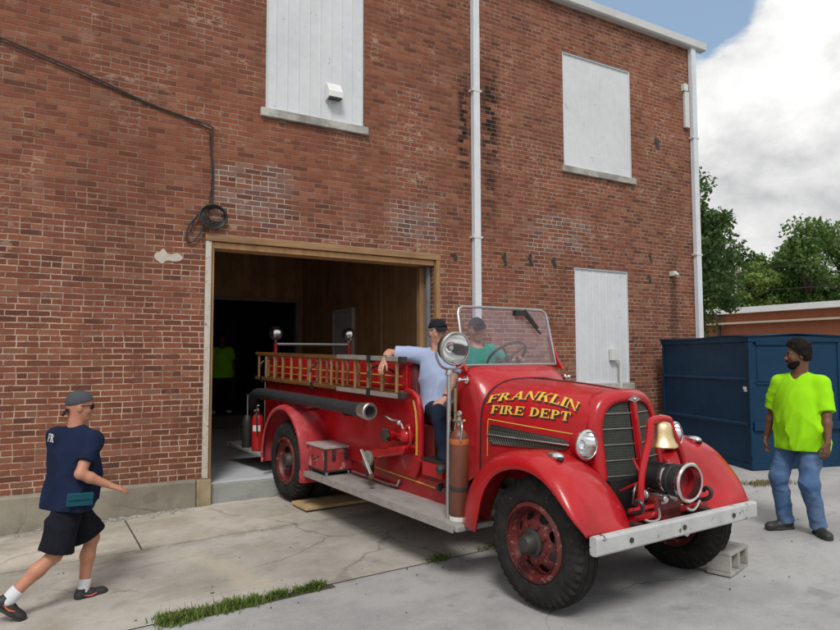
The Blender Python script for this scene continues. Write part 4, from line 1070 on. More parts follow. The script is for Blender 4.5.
# front fenders
RIDGE = [(-.84, .43), (-.80, .62), (-.66, .86), (-.42, 1.045), (-.14, 1.125), (.09, 1.125), (.28, 1.045), (.43, .90), (.54, .735), (.575, .655)]
EDGE = [(-.555, .445), (-.515, .58), (-.44, .78), (-.31, .93), (-.14, 1.005), (.04, 1.02), (.21, .975), (.36, .87), (.49, .735), (.56, .655)]
def front_fender(s):
    N_ = 48; Rg = catmull([(a, 0, b) for a, b in RIDGE], N_); Eg = catmull([(a, 0, b) for a, b in EDGE], N_)
    rs = []
    for i in range(N_ + 1):
        u = i / N_; e = Eg[i]; r = Rg[i]; mid = lerp(0, 1, u)
        yin = lerp(.60, .40, smst(u * 1.4)) if u < .75 else lerp(.40, .46, (u - .75) / .25)
        drop = .02 + .15 * smst((u - .25) / .5) * (1 - smst((u - .85) / .15) * .8)
        yo = 1.035 - .02 * (2 * abs(u - .5)) ** 3 - .04 * smst((u - .8) / .2)
        tip = smst((u - .8) / .2)
        pts = [(e.x, yo - .022, e.z - .012), (e.x, yo, e.z - .010), (lerp(e.x, r.x, .22), yo + .004, lerp(e.z, r.z, .25)), (lerp(e.x, r.x, .62), yo - .028, lerp(e.z, r.z, .66)), (lerp(e.x, r.x, .90), yo - .095, lerp(e.z, r.z, .94)), (r.x, yo - .19, r.z), (r.x + .005, lerp(yo - .19, yin, .45), r.z - drop * .18), (r.x, lerp(yo - .19, yin, .78), r.z - drop * .6), (r.x - .01, yin, r.z - drop)]
        rs.append([Vector((p[0], s * p[1], p[2])) for p in catmull(pts, 20)])
    fe = part(TMB().rings(rs, False, False, closed=False), 'front_fender', 'red', smooth=60, solid=.007)
    mk = TMB(); mk.ball((.145, s * .84, 1.118), .055, 16, 8, (1.5, .85, .55)); mo = part(mk, 'marker_lamp', 'chrome', fe, smooth=60)
    part(TMB().ball((.205, s * .845, 1.104), .034, 12, 8, (.7, .9, .75)), 'lens', 'black', mo)
    part(TMB().span((-.70, s * .50, .5), (.30, s * .49, .86)), 'splash_panel', 'black', fe, smooth=0)
for s in (-1, 1): front_fender(s)
# headlights
for s in (-1, 1):
    c0 = (.165, s * .535, 1.175); h = TMB(); h.lathe([(.001, -.135), (.04, -.13), (.085, -.09), (.104, -.03), (.106, .0)], c0, (1, 0, 0), 28, False); ho = part(h, 'headlight', 'red', smooth=60)
    part(TMB().lathe([(.106, -.008), (.116, .0), (.116, .014), (.100, .026), (.096, .022)], c0, (1, 0, 0), 32, False), 'rim', 'chrome', ho, smooth=50)
    part(TMB().lathe([(.099, .012), (.092, -.025), (.078, -.06), (.055, -.092), (.03, -.108), (.001, -.112)], c0, (1, 0, 0), 36, False), 'reflector', 'mirror', ho, smooth=60)
    part(TMB().lathe([(.1, .016), (.08, .028), (.04, .036), (.001, .038)], c0, (1, 0, 0), 28, False), 'lens', 'lens', ho, smooth=60, fix=False)
    part(TMB().tube([(.12, s * .50, 1.09), (.08, s * .44, 1.0), (.05, s * .40, .96)], .02, 8), 'bracket', 'red', ho)
# bumper, hooks
b = TMB(); b.prism([(.575, .655), (.60, .668), (.635, .664), (.642, .648), (.642, .552), (.635, .538), (.60, .534), (.575, .546)], 1, -.965, .965)
bo = part(b, 'bumper', 'bumper', smooth=0, bevel=.006)
bl = TMB()
for y in (-.02, -.62, .62): bl.cyl((.64, y, .60), (.652, y, .60), .018, seg=10)
part(bl, 'bolts', 'iron', bo)
for s in (-1, 1):
    part(TMB().bar((.40, s * .42, .60), (.58, s * .42, .60), .06, .10), 'bumper_bracket', 'iron', smooth=0)
    part(TMB().tube(catmull([(.42, s * .40, .70), (.50, s * .40, .72), (.57, s * .41, .75), (.58, s * .42, .80), (.54, s * .42, .82), (.51, s * .42, .79)], 16), .017, 8), 'tow_hook', 'black')
part(TMB().cyl((.47, -.42, .735), (.47, .42, .735), .016).span((.42, -.40, .66), (.50, .40, .70)), 'front_crossbar', 'red')
part(TMB().span((.30, -.15, .52), (.50, .16, .80)), 'gear_case', 'red_dark', smooth=0, bevel=.02)
part(TMB().tube(catmull([(.45, -.32, .72), (.50, -.26, .65), (.53, -.16, .66), (.47, -.10, .76)], 14), .010, 6).tube(catmull([(.40, -.30, .76), (.44, -.33, .86), (.42, -.28, .90)], 10), .008, 6).tube(catmull([(.46, .20, .70), (.52, .27, .66), (.52, .36, .72)], 10), .012, 6), 'pipes', 'steel')
# bell on its bow
bw = TMB(); bow = catmull([(.46, -.285, .72), (.46, -.272, .92), (.455, -.235, 1.06), (.445, -.165, 1.20), (.43, -.125, 1.30), (.425, -.105, 1.352), (.425, 0, 1.365), (.425, .105, 1.352), (.43, .125, 1.30), (.445, .165, 1.20), (.455, .235, 1.06), (.46, .272, .92), (.46, .285, .72)], 48)
bw.tube(bow, [.024 + .006 * math.sin(PI * i / 48) for i in range(49)], 10); bwo = part(bw, 'bell_bow', 'red')
part(TMB().tube([(.45, -.27, .98), (.30, -.16, 1.06)], .009, 6).tube([(.46, -.27, .93), (.29, -.30, .83)], .009, 6), 'stay', 'red', bwo)
be = TMB(); be.lathe([(.112, 1.158), (.116, 1.165), (.112, 1.178), (.096, 1.20), (.082, 1.235), (.075, 1.275), (.070, 1.315), (.056, 1.338), (.025, 1.348), (.001, 1.35)], (.445, .0, 0), (0, 0, 1), 36, False)
be.lathe([(.112, 1.158), (.095, 1.162), (.072, 1.24), (.05, 1.32), (.001, 1.33)], (.445, 0, 0), (0, 0, 1), 28, False)
beo = part(be, 'bell', 'bell', smooth=45); part(TMB().tube([(.445, 0, 1.33), (.445, 0, 1.17)], .008, 6).ball((.445, 0, 1.165), .024, 12, 8), 'clapper', 'iron', beo)
part(TMB().cyl((.43, 0, 1.36), (.43, 0, 1.40), .014, .008), 'finial', 'steel', bwo)
# front suction inlet
si = TMB(); si.lathe([(.105, .0), (.108, .17), (.112, .175), (.112, .20), (.108, .205), (.108, .235), (.116, .24), (.116, .27), (.11, .275), (.118, .29), (.120, .36)], (.27, .045, .925), (1, -.06, -.01), 32, False)
sio = part(si, 'suction_inlet', 'hose', smooth=40)
part(TMB().lathe([(.120, .355), (.140, .36), (.146, .375), (.146, .395), (.136, .405), (.122, .40), (.118, .34)], (.27, .045, .925), (1, -.06, -.01), 36, False), 'rim', 'chrome', sio, smooth=40)
part(TMB().lathe([(.114, .200), (.117, .205), (.117, .222), (.114, .227)], (.27, .045, .925), (1, -.06, -.01), 32, False), 'clamp', 'chrome', sio, smooth=40)
part(TMB().lathe([(.118, .34), (.114, .29), (.06, .275), (.001, .27)], (.27, .045, .925), (1, -.06, -.01), 28, False), 'cap', 'red_dark2', sio, smooth=40, fix=False)
vl = TMB(); vl.cyl((.44, -.02, .80), (.44, -.02, .72), .04).box((.46, -.06, .78), (.09, .07, .07)).cyl((.50, -.10, .79), (.57, -.13, .80), .022).cyl((.47, .03, .79), (.53, .06, .78), .028).lathe([(.03, 0), (.04, .01), (.04, .03), (.02, .04)], (.40, -.14, .80), (0, -1, .2), 14)
part(vl, 'drain_valve', 'steel', sio, smooth=30, bevel=.004)
# pump outlet and controls on the right side
pv = TMB(); pv.lathe([(.065, 0), (.065, .05), (.05, .07), (.05, .12), (.062, .125), (.062, .155)], (-2.05, -.745, 1.02), (0, -1, 0), 24); pv.cyl((-2.05, -.80, 1.02), (-1.84, -.82, 1.02), .045).ball((-1.83, -.82, 1.03), .075, 14, 10)
pvo = part(pv, 'pump_outlet', 'red', smooth=40)
cp = TMB(); cp.lathe([(.05, 0), (.058, .01), (.058, .045), (.03, .055), (.001, .056)], (-2.05, -.90, 1.02), (0, -1, 0), 18)
for k in range(6):
    t = 2 * PI * k / 6; cp.ball((-2.05 + .06 * math.cos(t), -.925, 1.02 + .06 * math.sin(t)), .017, 8, 6)
part(cp, 'cap', 'iron', pvo, smooth=40)
lv = TMB(); lv.tube(catmull([(-1.86, -.84, 1.10), (-1.90, -.86, 1.17), (-2.02, -.87, 1.17), (-2.14, -.87, 1.20)], 14), .012, 8).ball((-1.90, -.86, 1.155), .03, 10, 8); part(lv, 'lever', 'chrome', pvo)
part(TMB().tube(catmull([(-1.84, -.84, 1.08), (-1.74, -.86, 1.14), (-1.70, -.86, 1.02), (-1.76, -.84, .95)], 16), .014, 8), 'handle', 'red', pvo)
pc = TMB(); pc.prism([(-2.42, .73), (-1.80, .86), (-1.76, .93), (-1.80, .95), (-2.38, .83), (-2.44, .78)], 1, -.745, -.90); part(pc, 'pump_casing', 'red', smooth=0, bevel=.02)
ck = TMB(); ck.lathe([(.085, 0), (.09, .01), (.09, .03), (.07, .042), (.02, .046)], (-2.40, -.90, .735), (0, -1, .05), 24); cko = part(ck, 'crank_disc', mat_worn('grey_green_disc', (.20, .21, .17), (.10, .10, .08), .6, 12), smooth=40)
part(TMB().bar((-2.47, -.955, .83), (-2.26, -.955, .60), .035, .014), 'crank_arm', 'alu', cko, smooth=0, bevel=.004)
part(TMB().ball((-2.245, -.965, .585), .034, 12, 8).cyl((-2.25, -.95, .59), (-2.25, -.99, .58), .02), 'crank_knob', 'rust', cko)
part(TMB().span((-2.46, -.90, .52), (-2.40, -.84, .72)), 'crank_bracket', 'black', cko, smooth=0)
part(TMB().tube([(-3.05, -.735, .50), (-2.3, -.735, .485), (-2.12, -.735, .50), (-2.10, -.72, .56)], .013, 8), 'drain_pipe', 'steel')
part(TMB().lathe([(.03, 0), (.035, .02), (.025, .05)], (-1.42, -.70, .60), (0, -1, 0), 14).cyl((-1.36, -.70, .60), (-1.30, -.76, .60), .02), 'sill_cap', 'iron')
# hand rails at the cab side
hr = TMB(); hr.tube([(-1.27, -.66, .80), (-1.27, -.66, 1.52)], .016, 8)
for z in (1.18, .92): hr.tube([(-1.27, -.66, z + .06), (-1.10, -.70, z + .06)], .008, 6).ball((-1.09, -.70, z + .06), .019, 8, 6)
part(hr, 'grab_rail', 'brass')
# spotlight on its post
sp = TMB(); sp.cyl((-.955, -.975, .452), (-.955, -.975, 1.72), .019).lathe([(.03, 0), (.03, .03), (.02, .05)], (-.955, -.975, 1.66), (0, 0, 1), 12); spo = part(sp, 'spotlight_post', 'steel')
LC = Vector((-.90, -.965, 1.885)); LN = Vector((.985, -.10, -.10)).normalized(); LS = LN.cross(Vector((0, 0, 1))).normalized(); LU = LS.cross(LN)
yk = TMB(); yk.tube(catmull([LC + LS * .152 - LN * .03, LC + LS * .152 - LU * .07 - LN * .03, LC + LS * .10 - LU * .155 - LN * .03, LC - LU * .185 - LN * .03, LC - LS * .10 - LU * .155 - LN * .03, LC - LS * .152 - LU * .07 - LN * .03, LC - LS * .152 - LN * .03], 24), .011, 8); yk.cyl(LC - LU * .185 - LN * .03, (-.955, -.975, 1.70), .012)
part(yk, 'yoke', 'steel', spo)
lh = TMB(); lh.lathe([(.001, -.155), (.04, -.15), (.085, -.125), (.118, -.08), (.132, -.02), (.134, .01)], LC, LN, 36, False); lho = part(lh, 'spotlight', 'iron', spo, smooth=60)
MBULB = TMB().ball(LC - LN * .06, .028, 12, 8); part(MBULB, 'bulb', 'label_white', spo)
part(TMB().lathe([(.133, -.005), (.144, .0), (.146, .02), (.136, .032), (.126, .03)], LC, LN, 40, False), 'rim', 'steel', spo, smooth=50)
part(TMB().lathe([(.129, .014), (.120, -.025), (.100, -.07), (.07, -.105), (.035, -.124), (.001, -.13)], LC, LN, 40, False), 'reflector', 'mirror', spo, smooth=60)
part(TMB().lathe([(.130, .02), (.10, .030), (.05, .037), (.001, .039)], LC, LN, 36, False), 'lens', 'lens', spo, smooth=60, fix=False)
# rear lamps and rail
for y in (-.60, .60):
    q = TMB(); q.cyl((-5.62, y, 1.60), (-5.62, y, 1.92), .03); qo = part(q, 'lamp_post', 'red')
    part(TMB().lathe([(.02, -.06), (.03, -.02), (.075, .0), (.10, .05), (.098, .11), (.06, .16), (.001, .18)], (-5.62, y, 1.985), (0, 0, 1), 24), 'rear_lamp', 'chrome', qo, smooth=60)
part(TMB().tube([(-5.62, -.6, 1.90), (-5.62, .6, 1.90)], .022, 8), 'rear_rail', 'steel')
for y in (-.72, .72): part(TMB().tube([(-5.68, y, .46), (-5.68, y, 1.75)], .016, 8), 'grab_rail', 'steel')

# ---------------- things carried by the truck
def tthing(name, label, cat, base, group=None): return thing(name, label, cat, base, TF, group)
LB = (-3.4, -.98, 1.41)
def ladder(name, label, y, x0, x1, z0, z1, plates):
    ob_ = (0.5 * (x0 + x1), y, z0); t = tthing(name, label, 'ladder', ob_, 'ladders on the truck side'); mb = MB(ob_)
    for z in (z0 + .022, z1 - .022):
        MB(ob_).bar((x0, y, z), (x1, y, z), .044, .046).build('rail', M['lad_wood'], t, smooth=0, bevel=.008)
    n = 14
    for k in range(n):
        x = lerp(x0 + .10, x1 - .12, k / (n - 1)); MB(ob_).cyl((x, y, z0 + .045), (x, y, z1 - .045), .0165, seg=10).build('rung', M['rung_wood'], t)
    if plates:
        for z, tag in ((z1, 1), (z0, 0)):
            for a, b in ((-2.92, -2.28), (-2.20, -1.70)):
                MB(ob_).span((a, y - .034, z - .036 if tag else z - .006), (b, y - .0235, z + .006 if tag else z + .036)).span((a, y - .034, z + .002 if tag else z - .008), (b, y + .026, z + .008 if tag else z - .002)).build('plate', M['alu'], t, smooth=0, bevel=.003)
            MB(ob_).span((-2.272, y - .038, z - .06 if tag else z - .012), (-2.208, y + .03, z + .012 if tag else z + .06)).build('band', M['black'], t, smooth=0)
            MB(ob_).span((x1 - .07, y - .030, z - .05 if tag else z - .008), (x1 + .02, y + .028, z + .010 if tag else z + .05)).build('end_shoe', M['iron'], t, smooth=0, bevel=.008)
    return t
ladder('ladder', 'outer wooden ladder with grey metal plates on its rails along the truck side', -.985, -5.35, -1.64, 1.415, 1.79, True)
ladder('ladder', 'inner wooden ladder tucked between the outer ladder and the red hose bed', -.885, -5.25, -1.80, 1.425, 1.775, False)
lb = TMB()
for x in (-5.1, -3.55, -2.24):
    lb.bar((x, -.70, 1.42), (x, -1.01, 1.40), .05, .014); lb.bar((x, -1.012, 1.395), (x, -1.012, 1.47), .05, .012, up=(0, 1, 0)); lb.tube(catmull([(x, -.70, 1.62), (x, -.86, 1.70), (x, -1.0, 1.66), (x, -1.03, 1.58)], 10), .011, 6)
part(lb, 'ladder_bracket', 'black', smooth=20)
ob_ = (-3.5, -1.02, 1.17)
hs = tthing('suction_hose', 'long black hard suction hose with a metal coupling hung along the truck side', 'hose', ob_)
H_ = catmull([(-2.28, -1.02, 1.244), (-3.2, -1.02, 1.25), (-4.2, -1.02, 1.25), (-5.0, -1.02, 1.245), (-5.35, -1.0, 1.20), (-5.62, -.92, 1.05), (-5.80, -.80, .85), (-5.86, -.70, .66)], 70)
MB(ob_).tube(H_, [.066 + (.0025 if i % 2 else 0) for i in range(71)], 20).build('hose_body', M['hose'], hs, smooth=25)
MB(ob_).lathe([(.066, -.06), (.074, -.055), (.074, .0), (.082, .01), (.082, .07), (.088, .075), (.088, .11), (.078, .118), (.060, .118), (.055, .02), (.001, .01)], (-2.30, -1.02, 1.244), (1, 0, 0), 32, False).build('coupling', M['steel'], hs, smooth=35)
MB(ob_).lathe([(.07, 0), (.078, .005), (.078, .09), (.07, .095)], (-2.44, -1.02, 1.244), (1, 0, 0), 28).build('collar', M['hose'], hs, smooth=35)
hb_ = TMB()
for x in (-2.7, -3.9, -5.0): hb_.bar((x, -.745, 1.16), (x, -1.05, 1.165), .05, .016); hb_.tube([(x, -1.02 + .078 * math.cos(a), 1.246 + .078 * math.sin(a)) for a in np.linspace(-2.2, .9, 14)], .01, 6)
part(hb_, 'hose_bracket', 'red_dark', smooth=25)
# tool box
ob_ = (-3.36, -.86, .452); x0, x1, y0, y1 = -3.59, -3.125, -1.035, -.68
tb = tthing('tool_box', 'chipped red wooden tool box with a grey lid on the running board', 'tool box', ob_)
MB(ob_).span((x0, y0, .495), (x1, y1, .745)).build('box_body', M['box_red'], tb, smooth=0, bevel=.006)
MB(ob_).span((x0 - .01, y0 - .01, .748), (x1 + .01, y1 + .01, .775)).build('lid', M['box_lid'], tb, smooth=0, bevel=.005)
cm = MB(ob_)
for x in (x0, x1):
    for y in (y0, y1):
        sx, sy = (1 if x == x0 else -1), (1 if y == y0 else -1)
        cm.span((x - sx * .004, y - sy * .004, .50), (x + sx * .022, y + sy * .006, .742)); cm.span((x - sx * .0035, y - sy * .003, .50), (x + sx * .006, y + sy * .022, .74))
cm.span((x0 - .003, y0 - .003, .492), (x1 + .003, y1 + .003, .512))
cm.build('corner_iron', M['iron'], tb, smooth=0)
for x in (x0 + .04, x1 - .04):
    for y in (y0 + .04, y1 - .04): MB(ob_).cyl((x, y, .452), (x, y, .492), .018, .024).build('foot', M['steel'], tb)
for y in (y0 + .10, y1 - .10):
    MB(ob_).span((x1 + .001, y - .018, .62), (x1 + .014, y + .018, .735)).tube([(x1 + .012, y, .72), (x1 + .03, y, .69), (x1 + .014, y, .64)], .006, 6).build('clasp', M['iron'], tb, smooth=0)
MB(ob_).tube(catmull([((x0 + x1) / 2 - .07, y0 - .004, .66), ((x0 + x1) / 2 - .05, y0 - .03, .62), ((x0 + x1) / 2 + .05, y0 - .03, .62), ((x0 + x1) / 2 + .07, y0 - .004, .66)], 12), .007, 6).build('handle', M['iron'], tb)
# brown tank extinguisher on the running board
ob_ = (-.865, -.93, .452)
tk = tthing('fire_extinguisher', 'tall brown tank extinguisher with an orange band on the running board by the spotlight post', 'fire extinguisher', ob_)
MB(ob_).lathe([(.070, .475), (.078, .49), (.079, 1.10), (.074, 1.15), (.055, 1.19), (.030, 1.21), (.026, 1.24)], (ob_[0], ob_[1], 0), (0, 0, 1), 32).build('tank', M['tank_brown'], tk, smooth=40)
MB(ob_).lathe([(.0805, 1.085), (.0815, 1.09), (.0805, 1.125), (.0785, 1.13)], (ob_[0], ob_[1], 0), (0, 0, 1), 32, False).build('band', M['orange'], tk, smooth=30)
MB(ob_).lathe([(.072, .452), (.081, .455), (.081, .49), (.07, .495)], (ob_[0], ob_[1], 0), (0, 0, 1), 32).build('base_ring', M['label_white'], tk, smooth=30)
MB(ob_).lathe([(.0805, .70), (.0815, .705), (.0815, .735), (.0805, .74)], (ob_[0], ob_[1], 0), (0, 0, 1), 32, False).build('strap', M['iron'], tk, smooth=30)
MB(ob_).cyl((ob_[0], ob_[1], 1.23), (ob_[0], ob_[1], 1.31), .022).ball((ob_[0], ob_[1], 1.335), .026, 12, 8).cyl((ob_[0] - .06, ob_[1] - .01, 1.275), (ob_[0] + .06, ob_[1] - .02, 1.275), .014).tube(catmull([(ob_[0] + .05, ob_[1] - .02, 1.27), (ob_[0] + .085, ob_[1] - .04, 1.23), (ob_[0] + .08, ob_[1] - .05, 1.12)], 10), .009, 6).bar((ob_[0] - .05, ob_[1], 1.34), (ob_[0] + .04, ob_[1] - .03, 1.36), .02, .012).build('valve', M['steel'], tk, smooth=40)
MB(ob_).tube(catmull([(ob_[0] - .05, ob_[1] - .02, 1.26), (ob_[0] - .14, ob_[1] + .02, 1.10), (ob_[0] - .20, ob_[1] + .05, .93), (ob_[0] - .12, ob_[1] + .05, .84), (ob_[0] - .07, ob_[1] + .02, .90)], 24), .010, 6).build('hose', M['cable'], tk)
# small modern extinguisher on the tailboard
ob_ = (-5.25, -.99, .45)
ex = tthing('fire_extinguisher', 'small bright red hand extinguisher with a white label behind the rear fender', 'fire extinguisher', ob_)
MB(ob_).lathe([(.07, .455), (.078, .47), (.078, .86), (.065, .92), (.03, .955), (.024, .98)], (ob_[0], ob_[1], 0), (0, 0, 1), 28).build('tank', M['ext_red'], ex, smooth=40)
MB(ob_).grid(6, 1, lambda u, v: (ob_[0] + .079 * math.cos(R(lerp(-75, 5, u))), ob_[1] + .079 * math.sin(R(lerp(-75, 5, u))), lerp(.72, .80, v))).build('label', M['label_white'], ex, smooth=40, fix=False)
MB(ob_).cyl((ob_[0], ob_[1], .97), (ob_[0], ob_[1], 1.03), .024).bar((ob_[0] - .03, ob_[1], 1.04), (ob_[0] + .11, ob_[1] - .04, 1.075), .025, .014).bar((ob_[0] - .03, ob_[1], 1.015), (ob_[0] + .10, ob_[1] - .04, 1.01), .022, .012).cyl((ob_[0] - .02, ob_[1] - .03, .99), (ob_[0] - .02, ob_[1] - .05, .99), .02).build('valve', M['steel'], ex, smooth=40)
MB(ob_).tube(catmull([(ob_[0] + .02, ob_[1] - .02, .99), (ob_[0] + .085, ob_[1] - .05, .95), (ob_[0] + .095, ob_[1] - .05, .80), (ob_[0] + .09, ob_[1] - .04, .66)], 16), .010, 6).build('hose', M['cable'], ex)
# dark can with a loop handle on the tailboard
ob_ = (-5.62, -1.0, .45)
cn = tthing('pump_can', 'dark hand pump can with a loop handle standing on the truck tailboard', 'pump can', ob_)
MB(ob_).lathe([(.065, .452), (.07, .46), (.07, .82), (.05, .88), (.035, .90)], (ob_[0], ob_[1], 0), (0, 0, 1), 24).build('can_body', M['iron'], cn, smooth=40)
MB(ob_).cyl((ob_[0], ob_[1], .90), (ob_[0], ob_[1], 1.18), .014).cyl((ob_[0] - .05, ob_[1], 1.18), (ob_[0] + .05, ob_[1], 1.18), .012).build('plunger', M['steel'], cn)
MB(ob_).tube(catmull([(ob_[0] - .065, ob_[1] - .03, .78), (ob_[0] - .17, ob_[1] - .05, .74), (ob_[0] - .18, ob_[1] - .05, .58), (ob_[0] - .07, ob_[1] - .03, .53)], 18), .011, 6).build('handle', M['iron'], cn)

# ---------------- dumpster, block, plank
def dumpster():
    n = Vector((9.19, 5.97, .19)); e1 = Vector((.35, .937, 0)); e2 = Vector((.937, -.35, 0))      # e1 along the left face, e2 along the right face
    Fm = Matrix((( e2.x, e1.x, 0, n.x), (e2.y, e1.y, 0, n.y), (0, 0, 1, n.z), (0, 0, 0, 1)))
    W_, L_, H_ = 1.52, 2.32, 1.93; ob_ = (W_ / 2, L_ / 2, 0)
    t = thing('dumpster', 'large dark blue steel dumpster with ribbed sides beside the brick building corner', 'dumpster', ob_, Fm)
    m = MB(ob_); m.span((0, 0, .06), (W_, L_, H_)); m.span((.05, .05, 0), (W_ - .05, L_ - .05, .06)); m.build('bin_body', M['dump'], t, smooth=0, bevel=.012)
    f = MB(ob_)
    for z in (.66, 1.31): 
        f.prism([(z - .035, -.001), (z - .012, -.022), (z + .012, -.022), (z + .035, -.001)] if 0 else [(-.001, z - .035), (-.024, z - .010), (-.024, z + .010), (-.001, z + .035)], 1, .02, L_ - .02)
    f.span((-.03, -.02, H_ - .07), (-.001, L_ + .02, H_ + .02)); f.span((-.03, -.03, H_ - .07), (W_ + .02, -.001, H_ + .02)); f.span((-.02, -.012, .02), (-.001, L_, .10)); f.span((-.012, -.02, .02), (W_, -.001, .10))
    f.span((-.016, -.016, .1), (.05, -.001, H_ - .07)); f.span((-.016, -.0, .1), (-.001, .05, H_ - .07)); f.span((-.016, L_ - .05, .1), (-.001, L_, H_ - .07)); f.span((W_ - .05, -.016, .1), (W_, -.001, H_ - .07))
    f.build('rib', M['dump'], t, smooth=0, bevel=.005)
    p = MB(ob_); p.span((.10, -.022, 1.24), (.80, -.001, 1.27)); p.span((.78, -.022, 1.27), (.82, -.001, 1.86)); p.span((.12, -.010, 1.28), (.77, -.001, 1.80)); p.span((.10, -.03, 1.81), (.80, -.001, 1.86))
    p.build('side_door', M['dump'], t, smooth=0, bevel=.005)
    p = MB(ob_); p.span((.02, -.05, .58), (W_ - .05, -.001, .70)); p.build('fork_pocket', M['dump'], t, smooth=0, bevel=.006)
    l = MB(ob_)
    l.rings([[(-.05, y, H_ + .022 + .02 * math.sin(3.0 * y)), (W_ / 2, y, H_ + .06), (W_ + .04, y, H_ + .03 + .02 * math.sin(2.3 * y))] for y in np.linspace(-.05, L_ + .03, 12)], closed=False)
    l.build('lid', M['dump'], t, smooth=30, solid=.02)
    MB(ob_).span((-.032, .04, 1.17), (-.0255, .11, 1.21)).span((-.002, .04, 1.14), (-.028, .10, 1.165)).build('tag', M['label_white'], t, smooth=0)
    MB(ob_).cyl((-.02, -.03, .2), (-.02, -.03, 1.8), .018).build('hinge_rod', M['dump'], t)
dumpster()
ob_ = (5.26, 3.66, .03)
ANG = R(12); bm_ = Matrix.Translation(Vector((5.27, 3.68, .028))) @ Matrix.Rotation(R(14), 4, 'Z')
cb_ = thing('cinder_block', 'grey two hole cinder block on the ground in front of the far front wheel', 'cinder block', (0, 0, 0), bm_)
m = MB(); Lx, Wy, Hz = .40, .20, .195
# lies on its side: the two holes open towards -y
m.span((-Lx / 2, -Wy / 2, 0), (Lx / 2, Wy / 2, .032)); m.span((-Lx / 2, -Wy / 2, Hz - .032), (Lx / 2, Wy / 2, Hz))
for x in (-Lx / 2, -.018, Lx / 2 - .036): m.span((x, -Wy / 2 + .001, .0325), (x + .036, Wy / 2 - .001, Hz - .0325))
m.build('block_body', M['block'], cb_, smooth=0, bevel=.006)
pm = TF @ Matrix.Translation(Vector((-3.78, -.60, -.004)))
pk = thing('plank', 'pale wooden plank lying on the ground under the rear wheel', 'plank', (0, 0, 0), pm)
MB().span((-.16, -.46, .0), (.24, .75, .038)).build('board', M['plank'], pk, smooth=0, bevel=.004)
